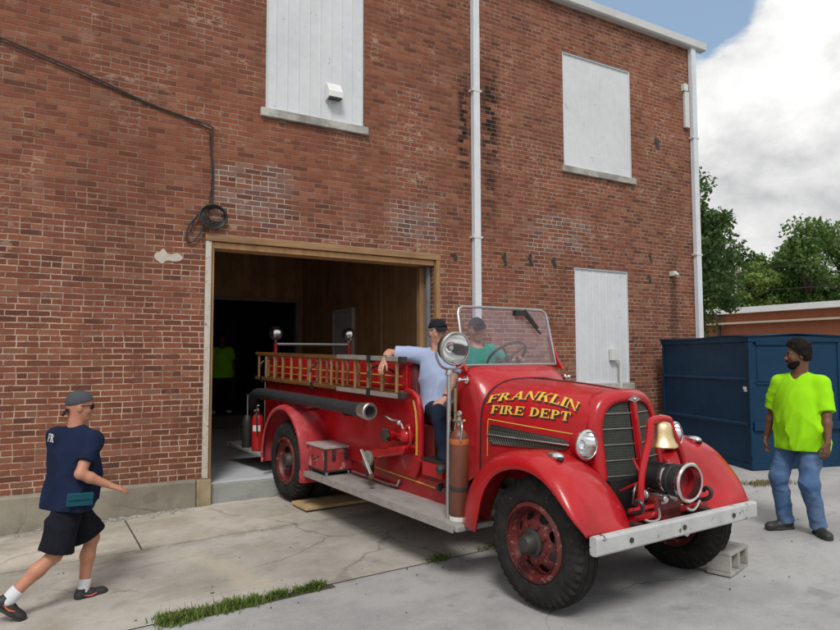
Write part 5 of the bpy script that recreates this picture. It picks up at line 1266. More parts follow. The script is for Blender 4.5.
# ------------------------------------------------------------------ people: bodies and clothes grown as continuous surfaces (signed distance -> surface nets)
def A(*p): return np.array(p, float)
class Vol:
    def __init__(s, lo, hi, h):
        s.lo = np.array(lo, float); s.h = h; s.n = np.ceil((np.array(hi) - s.lo) / h).astype(int) + 1
        s.F = np.full(s.n, .25, np.float32); s.ax = [s.lo[i] + h * np.arange(s.n[i]) for i in range(3)]
    def sl(s, lo, hi):
        a = np.maximum(np.floor((np.array(lo) - s.lo) / s.h).astype(int), 0); b = np.minimum(np.ceil((np.array(hi) - s.lo) / s.h).astype(int) + 1, s.n)
        if (b <= a).any(): return None
        sl = tuple(slice(a[i], b[i]) for i in range(3))
        X, Y, Z = np.meshgrid(*[s.ax[i][sl[i]] for i in range(3)], indexing='ij', sparse=True); return sl, X, Y, Z
    def put(s, sl, d, k, sub=False):
        f = s.F[sl]
        if sub: s.F[sl] = np.maximum(f, -d); return
        hh = np.maximum(k - np.abs(f - d), 0) / k if k > 0 else 0
        s.F[sl] = np.minimum(f, d) - (hh * hh * k * .25 if k > 0 else 0)
    def cap(s, a, b, ra, rb=None, k=.02, flat=None, sub=False):
        a = np.array(a, float); b = np.array(b, float); rb = ra if rb is None else rb; m = max(ra, rb) + k + .05
        q = s.sl(np.minimum(a, b) - m, np.maximum(a, b) + m)
        if q is None: return s
        sl, X, Y, Z = q; d = b - a; L2 = max(d @ d, 1e-9)
        px, py, pz = X - a[0], Y - a[1], Z - a[2]
        t = np.clip((px * d[0] + py * d[1] + pz * d[2]) / L2, 0, 1)
        dd = np.sqrt((px - t * d[0]) ** 2 + (py - t * d[1]) ** 2 + (pz - t * d[2]) ** 2) - (ra + (rb - ra) * t)
        s.put(sl, dd.astype(np.float32), k, sub); return s
    def ell(s, c, r, Rm=None, k=.02, sub=False):
        c = np.array(c, float); r = np.array(r, float); m = r.max() + k + .05; q = s.sl(c - m, c + m)
        if q is None: return s
        sl, X, Y, Z = q; x, y, z = X - c[0], Y - c[1], Z - c[2]
        if Rm is not None: x, y, z = (Rm[0][i] * x + Rm[1][i] * y + Rm[2][i] * z for i in range(3))
        k0 = np.sqrt((x / r[0]) ** 2 + (y / r[1]) ** 2 + (z / r[2]) ** 2); k1 = np.sqrt((x / r[0] ** 2) ** 2 + (y / r[1] ** 2) ** 2 + (z / r[2] ** 2) ** 2)
        s.put(sl, (k0 * (k0 - 1) / np.maximum(k1, 1e-6)).astype(np.float32), k, sub); return s
    def cut(s, p, n):
        """keep the side n points away from"""
        X, Y, Z = np.meshgrid(*s.ax, indexing='ij', sparse=True); n = np.array(n, float); n /= np.linalg.norm(n)
        s.F = np.maximum(s.F, ((X - p[0]) * n[0] + (Y - p[1]) * n[1] + (Z - p[2]) * n[2]).astype(np.float32)); return s
    def cutball(s, p, n, c, r):
        """plane cut that only acts inside a ball (trims a sleeve end)"""
        q = s.sl(np.array(c) - r, np.array(c) + r)
        if q is None: return s
        sl, X, Y, Z = q; n = np.array(n, float); n /= np.linalg.norm(n)
        pl = (X - p[0]) * n[0] + (Y - p[1]) * n[1] + (Z - p[2]) * n[2]
        inb = np.sqrt((X - c[0]) ** 2 + (Y - c[1]) ** 2 + (Z - c[2]) ** 2) - r
        s.F[sl] = np.maximum(s.F[sl], np.minimum(pl, -inb).astype(np.float32)); return s
    def wrinkle(s, amp, waves, seed, vert=.4, lo=10, hi=34, zf=None):
        """cloth folds: rounded valleys and sharper ridges, mostly running down the cloth when vert is small"""
        rs = np.random.RandomState(seed); X, Y, Z = np.meshgrid(*s.ax, indexing='ij', sparse=True); w = 0
        for i in range(waves):
            d = rs.normal(size=3); d[2] *= vert; d /= np.linalg.norm(d); f = rs.uniform(lo, hi); e = rs.normal(size=3); e /= np.linalg.norm(e)
            ph = (X * d[0] + Y * d[1] + Z * d[2]) * f + rs.uniform(0, 6) + 1.5 * np.sin((X * e[0] + Y * e[1] + Z * e[2]) * f * .45 + i)
            gate = .5 + .5 * np.sin((X * e[1] + Y * e[2] + Z * e[0]) * 9 + rs.uniform(0, 6))
            w = w + ((1 - np.abs(np.sin(ph * .5))) ** 2) * (18 / f) * gate
        if zf is not None: w = w * np.interp(Z, zf[0], zf[1])
        s.F -= (w * amp * 9.5 / math.sqrt(waves)).astype(np.float32); return s
    def blank(s): v = object.__new__(Vol); v.lo, v.h, v.n, v.ax = s.lo, s.h, s.n, s.ax; v.F = np.full(s.n, .25, np.float32); return v
    def join(s, o, k=.03):
        hh = np.maximum(k - np.abs(s.F - o.F), 0) / k; s.F = np.minimum(s.F, o.F) - hh * hh * k * .25; return s
    def mesh(s):
        F = s.F.copy(); F[0] = F[-1] = .25; F[:, 0] = F[:, -1] = .25; F[:, :, 0] = F[:, :, -1] = .25
        ins = F < 0; n = s.n
        cnt = np.zeros(n - 1, np.int8)
        for i in (0, 1):
            for j in (0, 1):
                for k in (0, 1): cnt += ins[i:n[0] - 1 + i, j:n[1] - 1 + j, k:n[2] - 1 + k]
        act = (cnt > 0) & (cnt < 8); idx = np.full(act.shape, -1, np.int64); C = np.argwhere(act); idx[act] = np.arange(len(C))
        P = np.zeros((len(C), 3)); Wt = np.zeros(len(C)); cr = [(i, j, k) for i in (0, 1) for j in (0, 1) for k in (0, 1)]
        V = {c: F[C[:, 0] + c[0], C[:, 1] + c[1], C[:, 2] + c[2]] for c in cr}
        for c in cr:
            for a in range(3):
                if c[a]: continue
                e = list(c); e[a] = 1; e = tuple(e); f0, f1 = V[c], V[e]; m = (f0 < 0) != (f1 < 0)
                t = np.where(m, f0 / np.where(m, f0 - f1, 1), 0)
                q = np.tile(np.array(c, float), (len(C), 1)); q[:, a] = t; P[m] += q[m]; Wt[m] += 1
        P = (C + P / np.maximum(Wt, 1)[:, None]) * s.h + s.lo; faces = []
        for a in range(3):
            b, c = (a + 1) % 3, (a + 2) % 3
            s0 = [slice(None)] * 3; s1 = [slice(None)] * 3; s0[a] = slice(0, n[a] - 1); s1[a] = slice(1, n[a])
            x = ins[tuple(s0)] != ins[tuple(s1)]; E = np.argwhere(x)
            E = E[(E[:, b] > 0) & (E[:, c] > 0) & (E[:, b] < n[b] - 1) & (E[:, c] < n[c] - 1)]
            if not len(E): continue
            o = np.zeros((len(E), 4, 3), int) + E[:, None, :]
            for q, (db, dc) in enumerate(((-1, -1), (0, -1), (0, 0), (-1, 0))): o[:, q, b] += db; o[:, q, c] += dc
            f = idx[o[..., 0], o[..., 1], o[..., 2]]; fl = ins[E[:, 0], E[:, 1], E[:, 2]]
            f[~fl] = f[~fl][:, ::-1]; faces.append(f)
        Fc = np.concatenate(faces); Fc = Fc[(Fc >= 0).all(1)]; return P, Fc
    def build(s, name, mat, parent, smooth_it=2):
        P, Fc = s.mesh()
        if smooth_it:
            e = np.concatenate([Fc[:, [0, 1]], Fc[:, [1, 2]], Fc[:, [2, 3]], Fc[:, [3, 0]]])
            for _ in range(smooth_it):
                S = np.zeros_like(P); c = np.zeros(len(P)); 
                for k in range(3): S[:, k] = np.bincount(e[:, 0], P[e[:, 1], k], len(P)) + np.bincount(e[:, 1], P[e[:, 0], k], len(P))
                c = np.bincount(e[:, 0], minlength=len(P)) + np.bincount(e[:, 1], minlength=len(P)); P = P * .5 + .5 * S / np.maximum(c, 1)[:, None]
        me = bpy.data.meshes.new(name); me.vertices.add(len(P)); me.vertices.foreach_set('co', P.astype(np.float32).ravel())
        me.loops.add(4 * len(Fc)); me.loops.foreach_set('vertex_index', Fc.ravel().astype(np.int32)); me.polygons.add(len(Fc)); me.polygons.foreach_set('loop_start', np.arange(0, 4 * len(Fc), 4, dtype=np.int32))
        try: me.polygons.foreach_set('loop_total', np.full(len(Fc), 4, np.int32))
        except Exception: pass
        me.update(calc_edges=True); me.validate(); me.shade_smooth(); me.materials.append(mat)
        o = bpy.data.objects.new(name, me); COL.objects.link(o); o.parent = parent; return o

def nz(v): v = np.array(v, float); return v / max(np.linalg.norm(v), 1e-9)
def ik(a, t, l1, l2, pole):
    a, t = np.array(a, float), np.array(t, float); d = t - a; L = np.linalg.norm(d); Lc = min(L, (l1 + l2) * .9985); u = d / L; t = a + u * Lc
    c = (l1 * l1 - l2 * l2 + Lc * Lc) / (2 * Lc); hgt = math.sqrt(max(l1 * l1 - c * c, 0)); p = np.array(pole, float); p = nz(p - u * (p @ u)); return a + u * c + p * hgt, t
def rotz(a): c, s = math.cos(a), math.sin(a); return np.array([[c, -s, 0], [s, c, 0], [0, 0, 1.0]])
def frame(f, u):
    f = nz(f); u = np.array(u, float); u = nz(u - f * (u @ f)); l = np.cross(u, f); return np.stack([f, l, u], 1)      # columns forward, left, up

def make_person(name, label, base, mat_frame, yaw, H, pose, look, group=None):
    """pose: joints in the person's frame (x forward, y left, z up from the base point), lengths scaled for height H"""
    S = H / 1.75; root = thing('person', label, 'person', base, mat_frame, group, rotz=yaw)
    hip = A(*pose['hip']); lean = nz(pose.get('lean', (0, 0, 1))); tw = pose.get('twist', 0.0); hy = pose.get('head_yaw', 0.0); hp = pose.get('head_pitch', 0.0)
    bulk = look.get('bulk', 1.0); belly = look.get('belly', 0.0); fw_ = rotz(tw) @ A(1, 0, 0); CF = frame(fw_, lean)      # chest frame
    CF = np.stack([nz(CF[:, 0] - lean * (CF[:, 0] @ lean)), nz(np.cross(lean, CF[:, 0])), lean], 1); PF = frame(A(1, 0, 0), (0, 0, 1))
    neck = hip + lean * .535 * S; sh = hip + lean * .485 * S; chest = hip + lean * .36 * S; waist = hip + lean * .15 * S
    shw = .182 * S * (1 + (bulk - 1) * .5); SJ = {s: sh + CF[:, 1] * shw * s + A(*pose.get('shrug', {}).get(s, (0, 0, 0))) for s in (1, -1)}; HJ = {s: hip + PF[:, 1] * .092 * S * s - A(0, 0, .02) for s in (1, -1)}
    la, lf, lt, ls = .29 * S, .255 * S, .425 * S, .415 * S; EL, WR, KN, AN = {}, {}, {}, {}
    for s in (1, -1):
        EL[s], WR[s] = ik(SJ[s], pose['wrist'][s], la, lf, pose['elbow_pole'][s]); KN[s], AN[s] = ik(HJ[s], pose['ankle'][s], lt, ls, pose.get('knee_pole', {}).get(s, (1, 0, 0)))
    hd = neck + lean * .075 * S + A(.02, 0, .112) * S + A(*pose.get('head_off', (0, 0, 0))); hf = rotz(hy) @ A(math.cos(hp), 0, -math.sin(hp)); HF = frame(hf, pose.get('head_up', (0, 0, 1)))
    def hpnt(x, y, z): return hd + HF @ (A(x, y, z) * S)
    pts = [hd, hip] + list(EL.values()) + list(WR.values()) + list(KN.values()) + list(AN.values()) + list(SJ.values()); lo = np.min(pts, 0) - .24; hi = np.max(pts, 0) + .24
    V = Vol(lo, hi, pose.get('vox', .0062))
    # head
    V.ell(hpnt(-.012, 0, .028), A(.098, .077, .098) * S, HF, .02); V.ell(hpnt(.022, 0, -.035), A(.070, .062, .082) * S, HF, .03); V.ell(hpnt(.052, 0, -.092), A(.034, .036, .026) * S, HF, .02)
    V.cap(hpnt(.082, 0, .012), hpnt(.108, 0, -.026), .010 * S, .015 * S, .010); V.cap(hpnt(.100, .012, -.030), hpnt(.100, -.012, -.030), .009 * S, None, .008)
    V.cap(hpnt(.074, .045, .030), hpnt(.084, 0, .027), .011 * S, None, .012); V.cap(hpnt(.074, -.045, .030), hpnt(.084, 0, .027), .011 * S, None, .012)
    V.ell(hpnt(.090, 0, -.060), A(.012, .026, .007) * S, HF, .006); V.ell(hpnt(.086, 0, -.073), A(.012, .022, .008) * S, HF, .006); V.ell(hpnt(.058, .044, -.022), A(.022, .02, .022) * S, HF, .02); V.ell(hpnt(.058, -.044, -.022), A(.022, .02, .022) * S, HF, .02)
    for s in (1, -1):
        V.ell(hpnt(.080, .031 * s, .010), A(.010, .015, .009) * S, HF, .0, sub=True)
        V.ell(hpnt(-.012, .078 * s, -.004), A(.020, .010, .033) * S, HF, .006)
    V.cap(hd + HF @ (A(-.025, 0, -.05) * S), neck - lean * .03 * S, .058 * S * (1 + (bulk - 1) * .4), .066 * S, .03)
    # torso
    V.ell(chest, A(.112, .165 * bulk, .185) * S, CF, .05); V.ell(waist + CF[:, 0] * belly * .5, A(.105 + belly * .6, .148 * bulk, .17) * S, CF, .06); V.ell(hip + A(0, 0, -.005), A(.115, .160 * bulk, .125) * S, PF, .05)
    V.cap(neck - lean * .045 * S, SJ[1], .052 * S, .048 * S, .04); V.cap(neck - lean * .045 * S, SJ[-1], .052 * S, .048 * S, .04)
    for s in (1, -1):
        V.cap(SJ[s], EL[s], .052 * S * bulk ** .6, .041 * S, .03); m = EL[s] + (WR[s] - EL[s]) * .32
        V.cap(EL[s], m, .040 * S, .042 * S * bulk ** .4, .02); V.cap(m, WR[s], .042 * S, .026 * S, .02)
        V.cap(HJ[s], KN[s], .082 * S * bulk ** .6, .055 * S, .04); m = KN[s] + (AN[s] - KN[s]) * .34
        back = nz(np.cross(np.cross(AN[s] - KN[s], KN[s] - HJ[s] + A(.001, 0, 0)), AN[s] - KN[s]) + 1e-6) if 0 else A(-1, 0, 0)
        V.cap(KN[s], m + back * .012 * S, .053 * S, .056 * S, .03); V.cap(m + back * .012 * S, AN[s], .055 * S, .036 * S, .03)
        # hand: palm, four fingers of unequal length, thumb from the side of the palm
        wd = nz(pose['hand'][s][0]); up = nz(pose['hand'][s][1]); curl = pose['hand'][s][2]; Hf = frame(wd, up); side = Hf[:, 1] * (pose['hand'][s][3] if len(pose['hand'][s]) > 3 else s)
        wd, up = Hf[:, 0], Hf[:, 2]            # up = back of the hand; side = towards the thumb
        p0 = WR[s]; kn = p0 + wd * .088 * S
        for j, off in enumerate((.026, .009, -.009, -.026)): V.cap(p0 + wd * .012 * S + side * off * .6 * S, kn + side * off * S, .0155 * S, .0125 * S, .012)
        for j, (off, L) in enumerate(((.029, .070), (.010, .078), (-.010, .073), (-.029, .058))):
            q = kn + side * off * S; dr = nz(wd + side * off * 3.0); c = 0; r = .0094 * S
            for seg, fr in enumerate((.44, .32, .24)):
                c += curl * (.35 + .28 * seg + .06 * j); dd = dr * math.cos(c) - up * math.sin(c); e = q + dd * L * fr * S; V.cap(q, e, r, r * .92, .004); q = e; r *= .92
        tb_ = p0 + wd * .025 * S + side * .022 * S; t1 = tb_ + nz(wd * .72 + side * .62 - up * .25) * .040 * S; t2 = t1 + nz(wd * .88 + side * .25 - up * (.25 + curl * .35)) * .030 * S; t3 = t2 + nz(wd * .9 + side * .05 - up * (.3 + curl * .5)) * .024 * S
        V.cap(tb_, t1, .0135 * S, .0115 * S, .01); V.cap(t1, t2, .011 * S, .0100 * S, .004); V.cap(t2, t3, .0102 * S, .0085 * S, .004)
    body = V.build('body', look['skin'], root, 1); info = dict(root=root, hp=hpnt, HF=HF, S=S, neck=neck, SJ=SJ, EL=EL, WR=WR, HJ=HJ, KN=KN, AN=AN, CF=CF, PF=PF, hip=hip, hd=hd, lean=lean, chest=chest, waist=waist, lo=lo, hi=hi)
    # eyes, brows
    ey = MB()
    for s in (1, -1): ey.ball(hpnt(.0745, .031 * s, .009), .0115 * S, 10, 8)
    ey.build('eyes', M['eye'], body, smooth=60); ir = MB()
    for s in (1, -1): ir.ball(hpnt(.0805, .031 * s, .009), .0065 * S, 8, 6)
    ir.build('irises', M['black'], body, smooth=60)
    bm2 = MB()
    for s in (1, -1): bm2.tube([hpnt(.088, .012 * s, .031), hpnt(.087, .030 * s, .037), hpnt(.076, .050 * s, .031)], [.0045 * S, .005 * S, .003 * S], 6)
    bm2.build('eyebrows', look.get('hair', M['hair_black']), body)
    return info

def shirt(I, mat, seed, loose=.022, hem=.12, sleeve=.62, belly=0.0, bulk=1.0, neckv=.0, amp=.006, flare=0.0, vox=.0075, neck_r=.075):
    S = I['S']; pts = [I['neck'], I['hip'] - A(0, 0, hem)] + list(I['SJ'].values()) + list(I['EL'].values()); V = Vol(np.min(pts, 0) - .26, np.max(pts, 0) + .26, vox); L = loose; CF = I['CF']; lean = I['lean']
    V.ell(I['chest'], A(.115 + L, .168 * bulk + L, .19) * S, CF, .05); HFm = frame(CF[:, 0] + I['PF'][:, 0], lean); V.ell(I['waist'] + CF[:, 0] * belly * .5, A(.114 + L + belly * .65, .166 * bulk + L, .25) * S, HFm, .08)
    b = I['hip'] - lean * (hem + .10) * S; V.ell(I['hip'] - lean * .02 + CF[:, 0] * belly * .25, A(.132 + L + flare, .176 * bulk + L + flare, .17) * S, HFm, .08); V.ell(I['hip'] - lean * hem * S, A(.138 + L + flare, .184 * bulk + L + flare, .15) * S, HFm, .06)
    for s in (1, -1): V.cap(I['neck'] - lean * .030 * S, I['SJ'][s] - lean * .002, .066 * S, .061 * S + L * .2, .05)
    zs_ = float(I['neck'][2]); V.wrinkle(amp, 10, seed, zf=([zs_ - .55 * S, zs_ - .28 * S, zs_ - .10 * S], [1.0, .65, .22])); V.cut(I['hip'] - lean * hem * S, -lean)
    for s in (1, -1):
        d = I['EL'][s] - I['SJ'][s]; e = I['SJ'][s] + d * (sleeve + .3); V2 = V.blank()
        V2.cap(I['SJ'][s] - lean * .004, e, .060 * S * bulk ** .5 + L * .2, .054 * S + L * .70, .035); V2.wrinkle(amp * .45, 6, seed + s, 1.0, 14, 40); V2.cut(I['SJ'][s] + d * sleeve, d); V.join(V2, .04)
    nk = I['neck'] + lean * .02 * S + CF[:, 0] * .018; V.ell(nk, A(neck_r + .005, neck_r, .055) * S, CF, 0, sub=True)
    if neckv: V.cap(nk + CF[:, 0] * .05 * S, nk + CF[:, 0] * .13 * S - lean * neckv * S, .055 * S, .010 * S, 0, sub=True)
    return V.build('shirt', mat, I['root'], 2)
def trousers(I, mat, seed, loose=.018, end=2.0, bulk=1.0, amp=.005, name='trousers', vox=.0075, flare=.0):
    S = I['S']; pts = [I['hip'] + A(0, 0, .14)] + list(I['HJ'].values()) + list(I['KN'].values()) + list(I['AN'].values()); V = Vol(np.min(pts, 0) - .2, np.max(pts, 0) + .2, vox); L = loose
    V.ell(I['hip'], A(.122 + L * .6, .166 * bulk + L * .6, .14) * S, I['PF'], .05)
    V.wrinkle(amp * .7, 6, seed, 1.0, 14, 40); V.cut(I['hip'] + A(0, 0, .10) * S, (0, 0, 1))
    for s in (1, -1):
        h, k, a = I['HJ'][s], I['KN'][s], I['AN'][s]; V2 = V.blank()
        if end >= 1.5:
            V2.cap(h, k, .088 * S * bulk ** .6 + L, .062 * S + L, .03); V2.cap(k, a, .062 * S + L, .050 * S + L, .03); V2.cap(a, a + nz(a - k) * .05, .052 * S + L, .055 * S + L, .02)
            V2.wrinkle(amp, 10, seed + 3 * s, 2.2, 20, 60); V2.cut(a + nz(a - k) * .02, a - k)
        else:
            e = h + (k - h) * end; V2.cap(h, e + nz(k - h) * .10, .080 * S * bulk ** .6 + L, .080 * S + L + flare, .03)
            V2.wrinkle(amp, 8, seed + 3 * s, .6, 14, 40); V2.cut(e, k - h)
        if end < 1.5: V2.cut(I['hip'] + A(0, 0, .04), (0, 0, 1))
        V.join(V2, .035)
    return V.build(name, mat, I['root'], 2)
def shoe(I, s, toe_dir, mat, sole_mat, roll=0.0, size=1.0, lace=None):
    """toe_dir points from heel to toe"""
    S = I['S'] * size; a = I['AN'][s]; f = nz(toe_dir); F_ = frame(f, (0, 0, 1)); 
    def q(x, y, z): return a + F_ @ (A(x, y, z) * S)
    V = Vol(a - .32, a + .32, .006)
    V.cap(q(-.035, 0, -.040), q(.05, 0, -.045), .040 * S, .040 * S, .03); V.cap(q(.05, 0, -.048), q(.145, .006 * s, -.058), .040 * S, .034 * S, .03); V.ell(q(.135, .004 * s, -.060), A(.065, .047, .032) * S, F_, .03); V.cap(q(-.012, 0, -.02), q(-.008, 0, .012), .044 * S, .045 * S, .02)
    V.cut(q(0, 0, -.078), -F_[:, 2]); V.cut(q(0, 0, .020), F_[:, 2] * 1.0 - F_[:, 0] * .15)
    o = V.build('shoe', mat, I['root'], 1)
    V = Vol(a - .32, a + .32, .006)
    V.cap(q(-.040, 0, -.075), q(.06, .0, -.075), .043 * S, .043 * S, .03); V.cap(q(.06, 0, -.075), q(.155, .006 * s, -.075), .043 * S, .043 * S, .03); V.cut(q(0, 0, -.066), F_[:, 2]); V.cut(q(0, 0, -.090), -F_[:, 2])
    V.build('sole', sole_mat, o, 1)
    if lace is not None:
        m = MB()
        for k in range(4): x = .04 + k * .022; m.tube([q(x, -.022, -.012 - k * .007), q(x + .004, 0, -.004 - k * .007), q(x, .022, -.012 - k * .007)], .0035, 5)
        m.build('laces', lace, o)
    return o
def sock(I, s, mat, h=.10):
    a, k = I['AN'][s], I['KN'][s]; u = nz(k - a); V = Vol(a - .25, a + .25, .006); V.cap(a - u * .02, a + u * h, .043 * I['S'], .047 * I['S'], .01); V.wrinkle(.002, 4, 3); V.cut(a + u * h, u); return V.build('sock', mat, I['root'], 1)
def cap_hat(I, mat, back=False, brim_mat=None, tilt=0.0):
    hp, HF, S = I['hp'], I['HF'], I['S']; c = hp(-.012, 0, .03); V = Vol(c - .2, c + .2, .006)
    up = HF[:, 2] * math.cos(tilt) + HF[:, 0] * math.sin(tilt) * -1; d = 1 if not back else -1
    V.ell(hp(-.008, 0, .045), A(.109, .088, .094) * S, HF, .01); V.cut(hp(0, 0, .046 if not back else .036), -(HF[:, 2] + HF[:, 0] * (-.18 if not back else -.34)))
    o = V.build('cap', mat, I['root'], 1)
    m = MB()
    def br(u, v):
        a = R(lerp(-62, 62, u)); r = lerp(.086, .168 + .008 * math.cos(a * 1.4), v); y = math.sin(a) * .082 * (1 - .10 * v); x = .03 + (math.cos(a) ** .6) * (r - .03); z = .050 - .030 * v - .55 * abs(y) ** 1.5 * 2.2 * v ** .5
        if back: x = .088 + .035 * v - .9 * y * y; y *= .86; z = -.005 - .062 * v
        return hp(d * x - .008, y, z + (.012 if not back else -.006))
    m.grid(22, 7, br); m.build('brim', brim_mat or mat, o, smooth=60, solid=.004)
    MB().ball(hp(-.008, 0, .139), .007 * S, 8, 6).build('button', mat, o)
    return o
M['eye'] = mat_worn('eye_white', (.36, .34, .32), (.28, .26, .25), .3, 30)
M['hair_black'] = mat_worn('black_hair', (.008, .007, .006), (.018, .015, .012), .75, 60, bump=.9, bscale=160, spec=.12)
M['hair_grey'] = mat_worn('grey_hair', (.20, .19, .18), (.10, .095, .09), .7, 60, bump=.6, bscale=140)
M['skin_tan'] = mat_skin('tan_skin', (.50, .235, .150), (.40, .165, .10))
M['skin_pale'] = mat_skin('pale_skin', (.55, .29, .205), (.46, .20, .14))
M['skin_brown'] = mat_skin('brown_skin', (.155, .068, .038), (.11, .046, .026))
M['navy'] = mat_cloth('navy_cotton', (.012, .020, .052), .4)
M['blackcloth'] = mat_cloth('black_cotton', (.010, .011, .017), .4, c2=(.02, .021, .03))
M['greycap'] = mat_cloth('grey_cap_cloth', (.075, .08, .095), .35)
M['capblack'] = mat_cloth('black_cap_cloth', (.016, .018, .022), .35)
M['lime'] = mat_cloth('lime_cotton', (.31, .72, .010), .25, lo=.8)
M['denim'] = mat_cloth('blue_denim', (.065, .125, .255), .6, c2=(.17, .25, .38))
M['darkdenim'] = mat_cloth('dark_denim', (.013, .019, .038), .45, c2=(.03, .04, .07))
M['paleblue'] = mat_cloth('pale_blue_cotton', (.36, .43, .62), .25, lo=.8)
M['teal'] = mat_cloth('teal_green_cotton', (.015, .27, .19), .3)
M['tealpouch'] = mat_cloth('teal_pouch', (.015, .085, .115), .4)
M['sockwhite'] = mat_cloth('white_sock', (.66, .68, .72), .2)
M['shoeblack'] = mat_worn('black_shoe', (.02, .02, .022), (.04, .04, .042), .6, 20)
M['soleblack'] = mat_worn('black_sole', (.028, .027, .026), (.06, .058, .055), .8, 20)
M['swoosh'] = mat_worn('orange_shoe_mark', (.65, .12, .05), (.5, .1, .05), .6, 20)
M['lensblack'] = mat_worn('dark_lens', (.006, .006, .007), (.01, .01, .01), .12, 10)
# ---- the walking man in navy, left
I = make_person('person', 'man in navy t-shirt, black shorts and backwards grey cap walking past the brick wall', (.37, 6.08, -.112), None, R(8), 1.69,
    dict(hip=(.065, 0, .855), lean=(.09, 0, 1), twist=R(32), head_yaw=R(-4), head_pitch=R(4), shrug={1: (0, 0, -.012), -1: (0, 0, -.012)},
         wrist={-1: (.315, -.25, .945), 1: (.17, .26, .84)}, elbow_pole={-1: (-1, -.25, -.4), 1: (-1, .3, 0)},
         ankle={-1: (-.325, -.06, .165), 1: (.215, .07, .088)}, knee_pole={-1: (1, -.1, 0), 1: (1, .1, 0)},
         hand={-1: ((.92, .0, -.38), (.2, -.35, .9), .28, 1), 1: ((.25, 0, -1), (0, 1, 0), .6, 1)}),
    dict(skin=M['skin_tan'], bulk=1.10, belly=.05, hair=M['hair_black']))
# thumb side: for the right hand held palm down the thumb points left
shirt(I, M['navy'], 3, loose=.016, hem=.09, sleeve=.66, belly=.05, bulk=1.13, amp=.0085, neck_r=.064, flare=.004)
trousers(I, M['blackcloth'], 5, loose=.018, end=.93, bulk=1.08, amp=.005, name='shorts', flare=.026)
m = MB(); pf = I['PF']; b0 = I['hip'] + A(0, 0, .015)
pb = b0 + A(.03, -.235, -.0); Rm = Matrix.Rotation(R(8), 3, 'Z') @ Matrix.Rotation(R(4), 3, 'Y')
pb = pb + A(0, -.036, 0); m.box(pb, (.185, .035, .095), Rm); m.box(pb + A(0, -.02, .022), (.187, .008, .05), Rm); m.build('belt_pouch', M['tealpouch'], I['root'], smooth=0, bevel=.01)
for s, td in ((-1, (.80, -.12, -.62)), (1, (.985, .12, .06))):
    sock(I, s, M['sockwhite'], .085); so_ = shoe(I, s, td, M['shoeblack'], M['soleblack'], lace=M['greycap'])
    F_ = frame(td, (0, 0, 1)); a = I['AN'][s]
    q = lambda x, y, z: a + F_ @ (A(x, y, z) * I['S'])
    sd = -1
    sw_ = MB(); sw_.tube([q(.09, sd * .046, -.040), q(.05, sd * .0455, -.052), q(.02, sd * .0445, -.048), q(-.03, sd * .041, -.028)], [.004, .008, .006, .002], 6); sw_.build('side_mark', M['swoosh'], so_)
cap_hat(I, M['greycap'], back=True, brim_mat=M['capblack'])
g_ = MB(); hp = I['hp']
for s in (1, -1):
    g_.grid(8, 6, lambda u, v: hp(.101 - .030 * abs(2 * u - 1) ** 2 * (1 if (2 * u - 1) * s > 0 else .25) - .006 * (2 * v - 1) ** 2, s * .034 + (2 * u - 1) * .030, .010 + (2 * v - 1) * .026 * (1 - .25 * (2 * u - 1) ** 2)))
g_.tube([hp(.103, .012, .018), hp(.106, 0, .021), hp(.103, -.012, .018)], .004, 6)
for s in (1, -1): g_.tube([hp(.082, .064 * s, .020), hp(.03, .080 * s, .018), hp(-.015, .083 * s, .012)], .0042, 6)
g_.build('sunglasses', M['lensblack'], I['root'], smooth=60, solid=.004)
# white back lettering
def back_text(I, txt, cx, cz, h):
    S = I['S']; CF = I['CF']; ws = [glyph(c)[1] for c in txt]; tot = sum(ws); m = MB(); cur = 0; e = 0; k = h * .92
    for ch in txt:
        Q, w = glyph(ch)
        for q in Q:
            e += 1
            def fn(u, v):
                a = [lerp(q[0][i], q[1][i], u) for i in (0, 1)]; b = [lerp(q[3][i], q[2][i], u) for i in (0, 1)]
                xx = (cur + lerp(a[0], b[0], v) - tot / 2) * k; yy = lerp(a[1], b[1], v) * h
                y = -(xx) + cx; r = (y / .205) ** 2
                return I['chest'] + CF @ A(-.172 + .085 * r - .00012 * (e % 9) + .10 * max(0, (cz + yy) - .06), y, cz + yy)
            m.grid(3, 3, fn)
        cur += w
    return m
# ---- the man in lime, right
I2 = make_person('person', 'bearded man in bright lime t-shirt and blue jeans standing by the blue dumpster', (6.68, 3.81, .135), None, R(176), 1.84,
    dict(hip=(0, 0, .945), lean=(-.01, 0, 1), twist=R(6), head_yaw=R(-42), head_pitch=R(3), shrug={1: (0, 0, -.02), -1: (0, 0, -.02)},
         wrist={-1: (.06, -.36, .81), 1: (.12, .335, .81)}, elbow_pole={-1: (-1, -.6, 0), 1: (-1, .6, 0)},
         ankle={-1: (.055, -.165, .088), 1: (.0, .135, .088)}, knee_pole={-1: (1, -.15, 0), 1: (1, .2, 0)},
         hand={-1: ((.22, .06, -1), (.15, -1, 0), .55, -1 * -1), 1: ((.20, -.05, -1), (.2, 1, 0), .6, -1)}),
    dict(skin=M['skin_brown'], bulk=1.10, belly=.02, hair=M['hair_black']))
shirt(I2, M['lime'], 8, loose=.034, hem=.145, sleeve=.92, belly=.03, bulk=1.12, neckv=.055, amp=.0078, flare=-.006, neck_r=.07)
trousers(I2, M['denim'], 9, loose=.012, bulk=1.03, amp=.0042)
shoe(I2, -1, (.94, -.40, 0), M['shoeblack'], M['soleblack'], lace=M['greycap']); shoe(I2, 1, (.55, .84, 0), M['shoeblack'], M['soleblack'], lace=M['greycap'])
